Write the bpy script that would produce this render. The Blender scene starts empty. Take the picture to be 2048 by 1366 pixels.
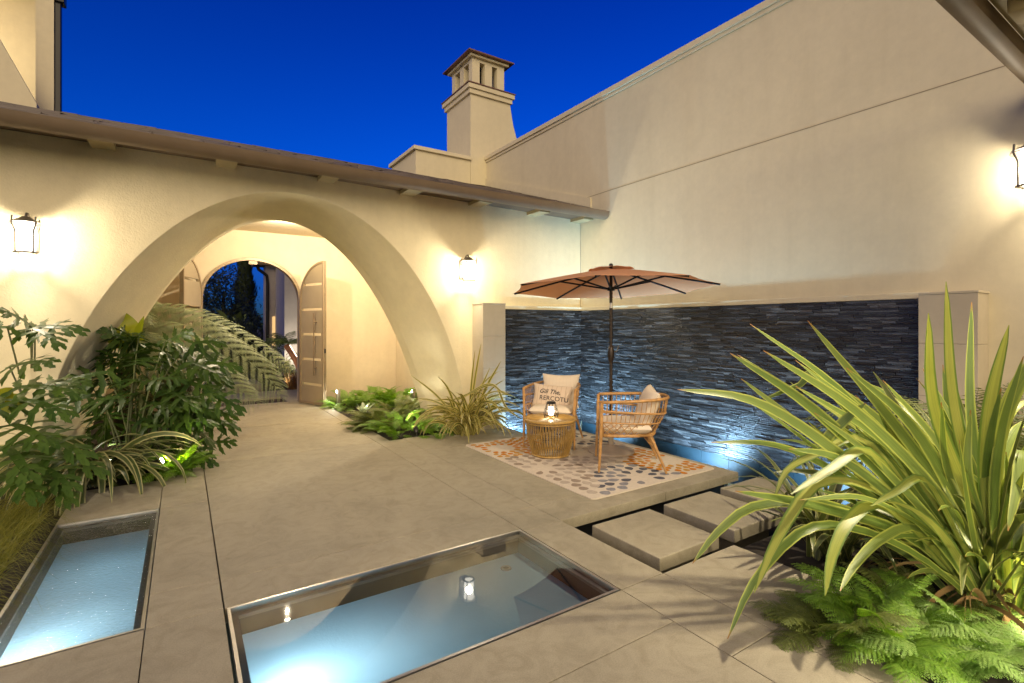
import bpy, bmesh, math, random
from math import sin, cos, pi, radians as R, sqrt, atan2
from mathutils import Vector as V, Matrix, noise as mnoise
random.seed(11)
scene = bpy.context.scene
COL = scene.collection

# ------------------------------------------------------------------ camera
F_PX, HOR, CXP, CAMH = 1006.0, 650.0, 1024.0, 1.5
YAW = math.atan((1024 - 365) / F_PX)
cam_d = bpy.data.cameras.new("camera")
cam_d.sensor_width = 36.0
cam_d.lens = F_PX / 2048 * 36.0
cam_d.shift_y = -(683 - HOR) / 2048
cam_d.clip_start = 0.05
cam_d.clip_end = 2000
cam = bpy.data.objects.new("camera", cam_d)
cam.location = (0, 0, CAMH)
cam.rotation_euler = (pi / 2, 0, -YAW)
COL.objects.link(cam)
scene.camera = cam

# ------------------------------------------------------------------ world: dusk sky
world = bpy.data.worlds.new("World")
scene.world = world
world.use_nodes = True
wn, wl = world.node_tree.nodes, world.node_tree.links
for n in list(wn): wn.remove(n)
sky = wn.new("ShaderNodeTexSky")
sky.sky_type = 'NISHITA'
sky.sun_disc = False
SUN_EL, SUN_AZ = R(3.0), R(232.0)
sky.sun_elevation = SUN_EL
sky.sun_rotation = SUN_AZ
sky.ozone_density = 6.0
sky.air_density = 1.0
sky.dust_density = 0.3
mulw = wn.new("ShaderNodeMix"); mulw.data_type = 'RGBA'; mulw.blend_type = 'MULTIPLY'
mulw.inputs[0].default_value = 1.0
mulw.inputs[7].default_value = (0.0, 0.40, 1.0, 1)
bg = wn.new("ShaderNodeBackground")
bg.inputs[1].default_value = 0.18
wo = wn.new("ShaderNodeOutputWorld")
tcw = wn.new("ShaderNodeTexCoord"); sepw = wn.new("ShaderNodeSeparateXYZ"); wl.new(tcw.outputs["Generated"], sepw.inputs[0])
rw = wn.new("ShaderNodeValToRGB")
rw.color_ramp.elements.new(0.5)
for e_, (p_, c_) in zip(rw.color_ramp.elements, ((0.10, (0.11, 0.30, 0.95, 1)), (0.30, (0.04, 0.46, 1.10, 1)), (0.62, (0.0, 0.20, 0.74, 1)))): e_.position = p_; e_.color = c_
wl.new(sepw.outputs[2], rw.inputs[0]); wl.new(rw.outputs[0], mulw.inputs[7])
wl.new(sky.outputs[0], mulw.inputs[6])
wl.new(mulw.outputs[2], bg.inputs[0])
wl.new(bg.outputs[0], wo.inputs[0])

# soft warm afterglow from behind the camera
sun_d = bpy.data.lights.new("sun", 'SUN')
sun_d.energy = 2.35
sun_d.angle = R(75)
sun_d.color = (1.0, 0.78, 0.37)
sun = bpy.data.objects.new("sun", sun_d)
sun.rotation_euler = (R(80), 0, R(-33))
sun.location = (-3, -4, 8)
COL.objects.link(sun)

scene.view_settings.view_transform = 'Standard'
scene.view_settings.look = 'None'
scene.view_settings.exposure = 1.0
scene.view_settings.gamma = 1.0
scene.render.engine = 'CYCLES'
cy = scene.cycles
cy.use_denoising = True
cy.max_bounces = 7
cy.diffuse_bounces = 4
cy.glossy_bounces = 4
cy.transmission_bounces = 6
cy.transparent_max_bounces = 12
cy.sample_clamp_indirect = 4.0
cy.sample_clamp_direct = 0.0
cy.caustics_reflective = False
cy.caustics_refractive = False

# ------------------------------------------------------------------ helpers
SY, CYW = sin(YAW), cos(YAW)
def ray(u, v):
    r = (u - CXP) / F_PX
    return V((SY + CYW * r, CYW - SY * r, (HOR - v) / F_PX))
def ground(u, v, z=0.0):
    d = ray(u, v); return V((0, 0, CAMH)) + d * ((z - CAMH) / d.z)
def at_depth(u, v, dep):
    return V((0, 0, CAMH)) + ray(u, v) * dep
def at_y(u, v, y):
    d = ray(u, v); return V((0, 0, CAMH)) + d * (y / d.y)
def at_x(u, v, x):
    d = ray(u, v); return V((0, 0, CAMH)) + d * (x / d.x)

class MB:
    def __init__(s): s.v = []; s.f = []; s.uv = []; s.m = []
    def vert(s, p, uv=(0.5, 0.5)):
        s.v.append(tuple(p)); s.uv.append(uv); return len(s.v) - 1
    def face(s, ids, m=0): s.f.append(tuple(ids)); s.m.append(m)
    def poly(s, pts, m=0, uvs=None):
        b = len(s.v)
        for i, p in enumerate(pts): s.vert(p, uvs[i] if uvs else (0.5, 0.5))
        s.face(range(b, b + len(pts)), m)
    def box(s, lo, hi, m=0, bev=0.0, skip=()):
        x0, y0, z0 = lo; x1, y1, z1 = hi
        if bev <= 0:
            b = len(s.v)
            for z in (z0, z1):
                for (x, y) in ((x0, y0), (x1, y0), (x1, y1), (x0, y1)): s.vert((x, y, z))
            fs = {'b': (0, 3, 2, 1), 't': (4, 5, 6, 7), 'f': (0, 1, 5, 4), 'r': (1, 2, 6, 5), 'k': (2, 3, 7, 6), 'l': (3, 0, 4, 7)}
            for k, q in fs.items():
                if k not in skip: s.face([b + i for i in q], m)
            return
        bm = bmesh.new()
        bmesh.ops.create_cube(bm, size=1.0)
        for w in bm.verts: w.co = V(((x0 + x1) / 2 + w.co.x * (x1 - x0), (y0 + y1) / 2 + w.co.y * (y1 - y0), (z0 + z1) / 2 + w.co.z * (z1 - z0)))
        bmesh.ops.bevel(bm, geom=list(bm.edges), offset=bev, segments=2, affect='EDGES', profile=0.5)
        s.bm(bm, m)
    def bm(s, bm, m=0, mat=None):
        b = len(s.v)
        bm.verts.index_update()
        for w in bm.verts: s.vert(mat @ w.co if mat else w.co)
        for q in bm.faces: s.face([b + w.index for w in q.verts], m)
        bm.free()
    def tube(s, pts, r, n=6, m=0, cap=True, closed=False):
        pts = [V(p) for p in pts]; k = len(pts)
        rr = r if isinstance(r, (list, tuple)) else [r] * k
        prev = None; b = len(s.v)
        for i, p in enumerate(pts):
            if closed: t = pts[(i + 1) % k] - pts[i - 1]
            else: t = pts[min(i + 1, k - 1)] - pts[max(i - 1, 0)]
            t = t.normalized() if t.length > 1e-9 else V((0, 0, 1))
            if prev is None:
                a = V((0, 0, 1)) if abs(t.z) < 0.9 else V((1, 0, 0))
                nrm = t.cross(a).normalized()
            else:
                nrm = prev - t * prev.dot(t)
                nrm = nrm.normalized() if nrm.length > 1e-6 else t.orthogonal().normalized()
            prev = nrm; bn = t.cross(nrm)
            for j in range(n):
                an = 2 * pi * j / n
                s.vert(p + (nrm * cos(an) + bn * sin(an)) * rr[i], (j / n, i / max(1, k - 1)))
        for i in range(k if closed else k - 1):
            i2 = (i + 1) % k
            for j in range(n):
                j2 = (j + 1) % n
                s.face((b + i * n + j, b + i * n + j2, b + i2 * n + j2, b + i2 * n + j), m)
        if cap and not closed:
            s.face([b + j for j in range(n)][::-1], m)
            s.face([b + (k - 1) * n + j for j in range(n)], m)
    def lathe(s, prof, n=24, m=0, c=(0, 0, 0)):
        b = len(s.v); k = len(prof)
        for (r, z) in prof:
            for j in range(n):
                an = 2 * pi * j / n
                s.vert((c[0] + r * cos(an), c[1] + r * sin(an), c[2] + z), (j / n, 0))
        for i in range(k - 1):
            for j in range(n):
                j2 = (j + 1) % n
                s.face((b + i * n + j, b + i * n + j2, b + (i + 1) * n + j2, b + (i + 1) * n + j), m)
    def prism(s, pts2, y0, y1, m=0):          # polygon in (x,z) extruded along y
        n = len(pts2); b = len(s.v)
        for y in (y0, y1):
            for (x, z) in pts2: s.vert((x, y, z))
        s.face([b + i for i in range(n)], m); s.face([b + n + i for i in range(n)][::-1], m)
        for i in range(n):
            j = (i + 1) % n
            s.face((b + j, b + i, b + n + i, b + n + j), m)
    def build(s, name, mats, parent=None, smooth=None, local=False):
        me = bpy.data.meshes.new(name)
        off = V((0, 0, 0))
        if parent is not None and not local:
            o = parent
            while o is not None: off = off + o.location; o = o.parent
        vs = [(a[0] - off.x, a[1] - off.y, a[2] - off.z) for a in s.v]
        me.from_pydata(vs, [], s.f)
        if not isinstance(mats, (list, tuple)): mats = [mats]
        for mm in mats: me.materials.append(mm)
        me.polygons.foreach_set("material_index", s.m)
        ul = me.uv_layers.new(name="UVMap")
        idx = [0] * len(me.loops); me.loops.foreach_get("vertex_index", idx)
        flat = []
        for i in idx: flat.extend(s.uv[i])
        ul.data.foreach_set("uv", flat)
        if smooth is not None:
            me.polygons.foreach_set("use_smooth", [True] * len(me.polygons))
            if smooth < 3.1:
                bm = bmesh.new(); bm.from_mesh(me)
                for e in bm.edges:
                    if len(e.link_faces) == 2 and e.calc_face_angle(0) > smooth: e.smooth = False
                bm.to_mesh(me); bm.free()
        me.update()
        ob = bpy.data.objects.new(name, me)
        COL.objects.link(ob)
        if parent is not None: ob.parent = parent
        return ob

def tag(o, label=None, cat=None, group=None, kind=None):
    if label: o["label"] = label
    if cat: o["category"] = cat
    if group: o["group"] = group
    if kind: o["kind"] = kind
    return o
def empty(name, loc, label, cat, group=None, rz=0):
    o = bpy.data.objects.new(name, None); o.empty_display_size = 0.1
    o.location = loc; o.rotation_euler = (0, 0, rz)
    COL.objects.link(o); return tag(o, label, cat, group)
def copy_tree(o, parent=None):
    c = o.copy(); COL.objects.link(c)
    if parent is not None: c.parent = parent
    for ch in list(o.children): copy_tree(ch, c)
    return c
def lamp(name, kind, loc, power, color, parent=None, size=0.03, target=None, cone=None, blend=0.6):
    d = bpy.data.lights.new(name, kind); d.energy = power; d.color = color
    if kind in ('POINT', 'SPOT'): d.shadow_soft_size = size
    if kind == 'SPOT':
        d.spot_size = R(cone or 90); d.spot_blend = blend
    o = bpy.data.objects.new(name, d)
    loc = V(loc)
    if target is not None:
        o.rotation_euler = (V(target) - loc).to_track_quat('-Z', 'Y').to_euler()
    off = V((0, 0, 0)); q = parent
    while q is not None: off = off + q.location; q = q.parent
    o.location = loc - off
    COL.objects.link(o)
    if parent is not None: o.parent = parent
    return o

# ------------------------------------------------------------------ materials
def newmat(name):
    m = bpy.data.materials.new(name); m.use_nodes = True
    nt = m.node_tree
    return m, nt.nodes, nt.links, nt.nodes["Principled BSDF"]
def texco(N, kind="Object"):
    t = N.new("ShaderNodeTexCoord"); return t.outputs[kind]
def geopos(N):
    return N.new("ShaderNodeNewGeometry").outputs["Position"]
def ramp(N, stops):
    r = N.new("ShaderNodeValToRGB"); e = r.color_ramp.elements
    while len(e) < len(stops): e.new(0.5)
    for i, (p, c) in enumerate(stops):
        e[i].position = p; e[i].color = tuple(c) + (1,) if len(c) == 3 else c
    return r
def noise(N, L, co, scale, detail=4, rough=0.55, dist=0.0):
    n = N.new("ShaderNodeTexNoise"); n.inputs["Scale"].default_value = scale
    n.inputs["Detail"].default_value = detail; n.inputs["Roughness"].default_value = rough
    n.inputs["Distortion"].default_value = dist
    L.new(co, n.inputs["Vector"]); return n
def bump(N, L, h, strength, dist, prev=None):
    b = N.new("ShaderNodeBump"); b.inputs["Strength"].default_value = strength
    b.inputs["Distance"].default_value = dist
    L.new(h, b.inputs["Height"])
    if prev is not None: L.new(prev, b.inputs["Normal"])
    return b.outputs["Normal"]
def mixc(N, L, fac, a, b, mode='MIX'):
    m = N.new("ShaderNodeMix"); m.data_type = 'RGBA'; m.blend_type = mode
    for sock, x in ((0, fac), (6, a), (7, b)):
        if hasattr(x, "node"): L.new(x, m.inputs[sock])
        elif sock == 0: m.inputs[0].default_value = x
        else: m.inputs[sock].default_value = tuple(x) + (1,)
    return m.outputs[2]
def dark(c, k): return tuple(x * k for x in c)

def mat_plain(name, c, rough=0.5, metal=0.0, var=0.12, scale=8.0, spec=0.5, bstr=0.0, bscale=200.0):
    m, N, L, P = newmat(name)
    co = texco(N)
    n = noise(N, L, co, scale, 5)
    r = ramp(N, [(0.3, dark(c, 1 - var)), (0.7, dark(c, 1 + var))])
    L.new(n.outputs["Fac"], r.inputs[0]); L.new(r.outputs[0], P.inputs["Base Color"])
    P.inputs["Roughness"].default_value = rough; P.inputs["Metallic"].default_value = metal
    P.inputs["Specular IOR Level"].default_value = spec
    if bstr > 0:
        n2 = noise(N, L, co, bscale, 3)
        L.new(bump(N, L, n2.outputs["Fac"], bstr, 0.002), P.inputs["Normal"])
    return m
def mat_stucco(name, c, fine=70.0, strength=0.5, var=0.07):
    m, N, L, P = newmat(name)
    co = geopos(N)
    n1 = noise(N, L, co, 0.7, 5, 0.6, 0.6)
    r = ramp(N, [(0.25, dark(c, 1 - var)), (0.75, dark(c, 1 + var))])
    L.new(n1.outputs["Fac"], r.inputs[0])
    n0 = noise(N, L, co, 9, 6, 0.7)
    r0 = ramp(N, [(0.3, (0.95, 0.95, 0.95)), (0.7, (1.03, 1.03, 1.03))])
    L.new(n0.outputs["Fac"], r0.inputs[0])
    mp = N.new("ShaderNodeMapping"); mp.inputs["Scale"].default_value = (2.2, 2.2, 0.22); L.new(co, mp.inputs["Vector"])
    ns = noise(N, L, mp.outputs[0], 2.0, 6, 0.65, 0.3)
    rs = ramp(N, [(0.28, (0.955, 0.95, 0.94)), (0.5, (1, 1, 1)), (0.8, (1.03, 1.03, 1.02))]); L.new(ns.outputs["Fac"], rs.inputs[0])
    cc = mixc(N, L, 1.0, r.outputs[0], r0.outputs[0], 'MULTIPLY')
    L.new(mixc(N, L, 1.0, cc, rs.outputs[0], 'MULTIPLY'), P.inputs["Base Color"])
    n2 = noise(N, L, co, fine, 3, 0.55, 0.4)
    n3 = noise(N, L, co, 7, 2)
    b = bump(N, L, n2.outputs["Fac"], strength, 0.006)
    b = bump(N, L, n3.outputs["Fac"], 0.12, 0.01, b)
    L.new(b, P.inputs["Normal"])
    P.inputs["Roughness"].default_value = 0.9
    P.inputs["Specular IOR Level"].default_value = 0.2
    return m
def mat_concrete(name, c, rough=0.62):
    m, N, L, P = newmat(name)
    co = geopos(N)
    n1 = noise(N, L, co, 1.1, 6, 0.62, 0.8)
    r = ramp(N, [(0.22, dark(c, 0.72)), (0.5, c), (0.78, dark(c, 1.2))])
    L.new(n1.outputs["Fac"], r.inputs[0])
    n2 = noise(N, L, co, 160, 3, 0.7)
    r2 = ramp(N, [(0.28, (0.8, 0.79, 0.77)), (0.62, (1.05, 1.05, 1.05))])
    L.new(n2.outputs["Fac"], r2.inputs[0])
    v = N.new("ShaderNodeTexVoronoi"); v.inputs["Scale"].default_value = 55
    L.new(co, v.inputs["Vector"])
    r3 = ramp(N, [(0.03, (0.72, 0.7, 0.67)), (0.09, (1, 1, 1))])
    L.new(v.outputs["Distance"], r3.inputs[0])
    n4 = noise(N, L, co, 6, 5, 0.7, 1.5)
    r4 = ramp(N, [(0.33, (0.84, 0.83, 0.80)), (0.55, (1, 1, 1)), (0.72, (1.06, 1.05, 1.03))])
    L.new(n4.outputs["Fac"], r4.inputs[0])
    x = mixc(N, L, 1.0, r.outputs[0], r2.outputs[0], 'MULTIPLY')
    x = mixc(N, L, 0.6, x, r3.outputs[0], 'MULTIPLY')
    x = mixc(N, L, 1.0, x, r4.outputs[0], 'MULTIPLY')
    gi = N.new("ShaderNodeNewGeometry")
    r5 = ramp(N, [(0.0, (0.93, 0.93, 0.93)), (1.0, (1.05, 1.05, 1.05))])
    L.new(gi.outputs["Random Per Island"], r5.inputs[0])
    x = mixc(N, L, 1.0, x, r5.outputs[0], 'MULTIPLY')
    L.new(x, P.inputs["Base Color"])
    rr = N.new("ShaderNodeMapRange"); rr.inputs["To Min"].default_value = rough - 0.12; rr.inputs["To Max"].default_value = rough + 0.18
    L.new(n1.outputs["Fac"], rr.inputs["Value"]); L.new(rr.outputs[0], P.inputs["Roughness"])
    L.new(bump(N, L, n2.outputs["Fac"], 0.25, 0.002), P.inputs["Normal"])
    return m
def mat_leaf(name, c1, c2, rough=0.45, trans=0.25, stripe=None, sw=0.62, spec=0.5, along=None):
    """c1..c2 vary from leaf to leaf; stripe = colour of the two margins across UV.x; along = colour of tips"""
    m, N, L, P = newmat(name)
    g = N.new("ShaderNodeNewGeometry")
    n = noise(N, L, g.outputs["Position"], 5, 3)
    ad = N.new("ShaderNodeMath"); ad.operation = 'ADD'
    L.new(g.outputs["Random Per Island"], ad.inputs[0]); L.new(n.outputs["Fac"], ad.inputs[1])
    mu = N.new("ShaderNodeMath"); mu.operation = 'MULTIPLY_ADD'
    L.new(ad.outputs[0], mu.inputs[0]); mu.inputs[1].default_value = 0.7; mu.inputs[2].default_value = -0.2
    r = ramp(N, [(0.0, c1), (1.0, c2)]); L.new(mu.outputs[0], r.inputs[0])
    col = r.outputs[0]
    uv = N.new("ShaderNodeUVMap"); uv.uv_map = "UVMap"
    sp = N.new("ShaderNodeSeparateXYZ"); L.new(uv.outputs[0], sp.inputs[0])
    if stripe is not None:
        cb = N.new("ShaderNodeCombineXYZ"); m1 = N.new("ShaderNodeMath"); m1.operation = 'MULTIPLY'; m1.inputs[1].default_value = 22; L.new(sp.outputs[0], m1.inputs[0])
        m2 = N.new("ShaderNodeMath"); m2.operation = 'MULTIPLY'; m2.inputs[1].default_value = 1.6; L.new(sp.outputs[1], m2.inputs[0])
        m3 = N.new("ShaderNodeMath"); m3.operation = 'MULTIPLY'; m3.inputs[1].default_value = 60; L.new(g.outputs["Random Per Island"], m3.inputs[0])
        L.new(m1.outputs[0], cb.inputs[0]); L.new(m2.outputs[0], cb.inputs[1]); L.new(m3.outputs[0], cb.inputs[2])
        fib = noise(N, L, cb.outputs[0], 1.0, 3, 0.6); rf_ = ramp(N, [(0.3, (0.68, 0.70, 0.66)), (0.65, (1.15, 1.12, 1.0))]); L.new(fib.outputs["Fac"], rf_.inputs[0])
        col = mixc(N, L, 1.0, col, rf_.outputs[0], 'MULTIPLY')
        s1 = N.new("ShaderNodeMath"); s1.operation = 'MULTIPLY_ADD'; L.new(sp.outputs[0], s1.inputs[0])
        s1.inputs[1].default_value = 2.0; s1.inputs[2].default_value = -1.0
        s2 = N.new("ShaderNodeMath"); s2.operation = 'ABSOLUTE'; L.new(s1.outputs[0], s2.inputs[0])
        rs = ramp(N, [(sw - 0.1, (0, 0, 0)), (sw + 0.1, (1, 1, 1))]); L.new(s2.outputs[0], rs.inputs[0])
        col = mixc(N, L, rs.outputs[0], col, stripe)
    if along is not None:
        ra = ramp(N, [(0.965, (0, 0, 0)), (0.995, (1, 1, 1))]); L.new(sp.outputs[1], ra.inputs[0])
        col = mixc(N, L, ra.outputs[0], col, along)
    L.new(col, P.inputs["Base Color"])
    P.inputs["Roughness"].default_value = rough
    P.inputs["Specular IOR Level"].default_value = spec
    tr = N.new("ShaderNodeBsdfTranslucent")
    hs = N.new("ShaderNodeHueSaturation"); hs.inputs["Value"].default_value = 1.5; hs.inputs["Saturation"].default_value = 1.1
    L.new(col, hs.inputs["Color"]); L.new(hs.outputs[0], tr.inputs[0])
    mx = N.new("ShaderNodeMixShader"); mx.inputs[0].default_value = trans
    out = N["Material Output"]
    L.new(P.outputs[0], mx.inputs[1]); L.new(tr.outputs[0], mx.inputs[2]); L.new(mx.outputs[0], out.inputs[0])
    return m
def mat_glass(name, tint=(0.9, 0.95, 0.97), rough=0.02, refl=1.0, bumpy=None):
    m, N, L, P = newmat(name)
    N.remove(P)
    t = N.new("ShaderNodeBsdfTransparent"); t.inputs[0].default_value = tint + (1,)
    g = N.new("ShaderNodeBsdfGlossy"); g.inputs["Roughness"].default_value = rough
    fr = N.new("ShaderNodeFresnel"); fr.inputs[0].default_value = 1.5
    mu = N.new("ShaderNodeMath"); mu.operation = 'MULTIPLY'; mu.inputs[1].default_value = refl; mu.use_clamp = True
    L.new(fr.outputs[0], mu.inputs[0])
    mx = N.new("ShaderNodeMixShader")
    L.new(mu.outputs[0], mx.inputs[0]); L.new(t.outputs[0], mx.inputs[1]); L.new(g.outputs[0], mx.inputs[2])
    L.new(mx.outputs[0], N["Material Output"].inputs[0])
    if bumpy:
        n = noise(N, L, geopos(N), bumpy[0], 2, 0.5, 0.3)
        b = bump(N, L, n.outputs["Fac"], bumpy[1], 0.01)
        L.new(b, g.inputs["Normal"]); L.new(b, fr.inputs["Normal"])
    return m
def mat_emit(name, c, strength, through=0.0):
    m, N, L, P = newmat(name)
    N.remove(P)
    e = N.new("ShaderNodeEmission"); e.inputs[0].default_value = tuple(c) + (1,); e.inputs[1].default_value = strength
    if through > 0:
        t = N.new("ShaderNodeBsdfTransparent")
        mx = N.new("ShaderNodeMixShader"); mx.inputs[0].default_value = through
        L.new(e.outputs[0], mx.inputs[1]); L.new(t.outputs[0], mx.inputs[2]); L.new(mx.outputs[0], N["Material Output"].inputs[0])
    else: L.new(e.outputs[0], N["Material Output"].inputs[0])
    return m

M = {}
M['stucco'] = mat_stucco('warm_stucco', (0.72, 0.635, 0.43), 55, 0.45)
M['stucco_smooth'] = mat_stucco('smooth_stucco', (0.63, 0.555, 0.38), 90, 0.10, 0.05)
M['stucco_inner'] = mat_stucco('entry_stucco', (0.66, 0.56, 0.40), 90, 0.12, 0.04)
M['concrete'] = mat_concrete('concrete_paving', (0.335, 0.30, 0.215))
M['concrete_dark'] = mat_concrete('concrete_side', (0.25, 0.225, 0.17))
M['limestone'] = mat_stucco('limestone', (0.46, 0.40, 0.30), 120, 0.06, 0.12)
M['soil'] = mat_plain('soil', (0.018, 0.013, 0.008), 0.95, 0, 0.5, 20)
M['lawn'] = mat_plain('dark_ground', (0.03, 0.03, 0.015), 0.95, 0, 0.4, 3)
M['bronze'] = mat_plain('bronze_paint', (0.155, 0.11, 0.068), 0.55, 0.0, 0.1, 4, 0.3)
M['roof'] = mat_plain('roof_tile', (0.11, 0.085, 0.075), 0.5, 0, 0.35, 2.5)
M['tailwood'] = mat_plain('rafter_wood', (0.30, 0.235, 0.12), 0.7, 0, 0.15, 3)
M['darkwood'] = mat_plain('soffit_wood', (0.10, 0.065, 0.035), 0.7, 0, 0.2, 3)
M['black'] = mat_plain('black_metal', (0.012, 0.011, 0.012), 0.4, 0.3)
M['lampmetal'] = mat_plain('lantern_metal', (0.16, 0.14, 0.12), 0.45, 0.7)
M['gate'] = mat_plain('gate_paint', (0.40, 0.325, 0.215), 0.42, 0.2, 0.06, 3)
M['gateframe'] = mat_plain('gate_frame_paint', (0.33, 0.25, 0.16), 0.4, 0.25, 0.06, 3)
M['steel'] = mat_plain('steel_trim', (0.52, 0.5, 0.47), 0.32, 0.9, 0.1, 6)
M['glass'] = mat_glass('clear_glass', refl=1.3)
# ================================================================== SETTING
g = MB(); g.poly([(-400, -400, -0.95), (400, -400, -0.95), (400, 400, -0.95), (-400, 400, -0.95)])
tag(g.build('ground', M['lawn']), kind='structure')

PT = 0.085
def slabs(mb, lst, gap=0.0045, th=PT):
    for (x0, x1, y0, y1) in lst:
        mb.box((x0 + gap / 2, y0 + gap / 2, -th), (x1 - gap / 2, y1 - gap / 2, 0), 0, 0.003)
XA, XB, XC, XD, XE, XF = -0.80, -0.155, 0.186, 2.08, 2.432, 4.74
patio = MB()
slabs(patio, [
    (XA, XB, 5.03, 5.93), (XA, XB, 1.2, 3.07), (XA, XB, -1.5, 1.2),
    (XB, XC - .003, 5.01, 7.7), (XB, XC - .003, 7.7, 10.38), (XB, XC - .003, 3.445, 5.01), (XB, XC - .003, 3.068, 3.445), (XB, XC - .003, 1.2, 3.068), (XB, XC - .003, -1.5, 1.2),
    (XC, XD, 3.062, 3.41), (XC, XD, 3.41, 6.36), (XC, XD, 6.36, 8.3), (XC, XD, 8.3, 10.38), (XC, XD, 1.68, 2.045), (XC, XD, 0.2, 1.68), (XC, XD, -1.5, 0.2),
    (XD, XE, 3.02, 3.385), (XD, XE, 3.385, 6.33), (XD, XE, 2.045, 3.02), (XD, XE, 1.36, 2.045), (XD, XE, -1.5, 1.36), (XD, 2.25, 6.33, 8.3), (XD, 2.25, 8.3, 10.38),
    (XE, 3.63, 3.02, 3.385), (3.63, XF, 3.02, 3.385), (XE, 3.63, 3.385, 5.62), (3.63, XF, 3.385, 5.62), (XE, 3.97, 5.62, 6.25), (XE, 3.6, 6.25, 6.36),
    (XE, 3.15, 1.36, 2.045), (XE, 2.62, -1.5, 1.36),
])
tag(patio.build('patio', M['concrete']), kind='structure')

# planting soil
soil = MB()
for (x0, x1, y0, y1) in [(-7, XA, -1.5, 6.6), (XA, XB, 5.94, 6.9), (-1.6, XB, 6.6, 10.38), (2.26, 3.85, 6.37, 10.38), (3.16, 5.7, -1.5, 2.03), (2.63, 3.16, -1.5, 1.355)]:
    soil.box((x0, y0, -0.3), (x1, y1, -0.035))
tag(soil.build('soil', M['soil']), kind='structure')

# pool basin of the water wall
M['basin'] = mat_plain('dark_basin', (0.02, 0.022, 0.025), 0.5, 0, 0.3, 6)
M['basin_pale'] = mat_plain('pale_basin', (0.35, 0.45, 0.5), 0.4, 0, 0.15, 6)
b = MB()
WL = -0.285
b.poly([(2.40, 2.0, -0.7), (XF, 2.0, -0.7), (XF, 3.12, -0.7), (2.4, 3.12, -0.7)], 0)
b.poly([(XF, 2.0, -0.55), (5.7, 2.0, -0.55), (5.7, 6.52, -0.55), (XF, 6.52, -0.55)], 1)
b.poly([(3.97, 5.6, -0.551), (XF, 5.6, -0.551), (XF, 6.52, -0.551), (3.97, 6.52, -0.551)], 1)
b.box((2.30, 3.12, -0.9), (4.64, 3.2, -PT - 0.002))               # wall under the raised patio
b.box((4.64, 3.12, -0.9), (4.70, 5.60, -PT - 0.002), 1)
b.box((3.9, 5.60, -0.9), (4.70, 5.66, -PT - 0.002), 1)
b.box((3.9, 5.66, -0.9), (3.96, 6.5, -PT - 0.002), 1)
b.box((2.32, 1.9, -0.9), (2.40, 3.12, -PT - 0.002))
b.box((2.40, 1.9, -0.9), (5.7, 1.99, -PT - 0.002))
tag(b.build('pool_basin', [M['basin'], M['basin_pale']]), kind='structure')
M['water'] = mat_glass('pool_water', (0.62, 0.86, 0.95), 0.03, 1.2, (9, 0.25))
w = MB()
w.poly([(2.40, 1.99, WL), (5.7, 1.99, WL), (5.7, 3.12, WL), (2.4, 3.12, WL)])
w.poly([(4.70, 3.12, WL), (5.7, 3.12, WL), (5.7, 6.52, WL), (4.70, 6.52, WL)])
w.poly([(3.96, 5.66, WL), (4.70, 5.66, WL), (4.70, 6.52, WL), (3.96, 6.52, WL)])
tag(w.build('water', M['water']), kind='structure')

# stepping stones
def stone(x0, x1, y0, y1, label):
    t = empty('stepping_stone', ((x0 + x1) / 2, (y0 + y1) / 2, -0.7), label, 'stepping stone', 'concrete stepping stones across the dark pool')
    s = MB(); s.box((x0, y0, -0.105), (x1, y1, -0.012), 0, 0.006); s.build('slab', M['concrete'], t)
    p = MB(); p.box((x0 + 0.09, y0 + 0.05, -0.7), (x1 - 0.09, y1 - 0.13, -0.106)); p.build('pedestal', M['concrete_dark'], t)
stone(2.585, 3.215, 2.20, 2.845, 'square concrete stepping stone nearest the glass floor window')
stone(3.39, 4.02, 2.195, 2.845, 'middle concrete stepping stone of the row of three')
stone(4.18, 4.82, 2.20, 2.85, 'far concrete stepping stone beside the lit slate water wall')

# ------------------------------------------------------------------ glass floor windows
def mat_well(name, c):
    m, N, L, P = newmat(name)
    co = geopos(N)
    n = noise(N, L, co, 3, 4, 0.6, 0.5)
    r = ramp(N, [(0.3, dark(c, 0.8)), (0.7, c)]); L.new(n.outputs["Fac"], r.inputs[0]); L.new(r.outputs[0], P.inputs["Base Color"])
    v = noise(N, L, co, 45, 2, 0.5, 1.0)
    L.new(bump(N, L, v.outputs["Fac"], 0.22, 0.012), P.inputs["Normal"])
    P.inputs["Roughness"].default_value = 0.35
    P.inputs["Specular IOR Level"].default_value = 0.5
    tr = N.new("ShaderNodeBsdfTranslucent"); tr.inputs[0].default_value = (0.55, 0.80, 0.88, 1)
    mx = N.new("ShaderNodeMixShader"); mx.inputs[0].default_value = 0.5
    L.new(P.outputs[0], mx.inputs[1]); L.new(tr.outputs[0], mx.inputs[2]); L.new(mx.outputs[0], N["Material Output"].inputs[0])
    return m
M['well'] = mat_well('wet_blue_floor', (0.40, 0.54, 0.59))
M['wellside'] = mat_plain('well_side', (0.045, 0.038, 0.034), 0.45, 0.2, 0.4, 5)
M['wellrim'] = mat_plain('well_rim', (0.22, 0.19, 0.17), 0.45, 0.4, 0.15, 5)
M['droplets'] = mat_glass('wet_glass', (0.93, 0.96, 0.98), 0.03, 1.3, (60, 0.5))
M['disc_light'] = mat_emit('underfloor_lamp', (0.75, 0.9, 1.0), 30)
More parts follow.
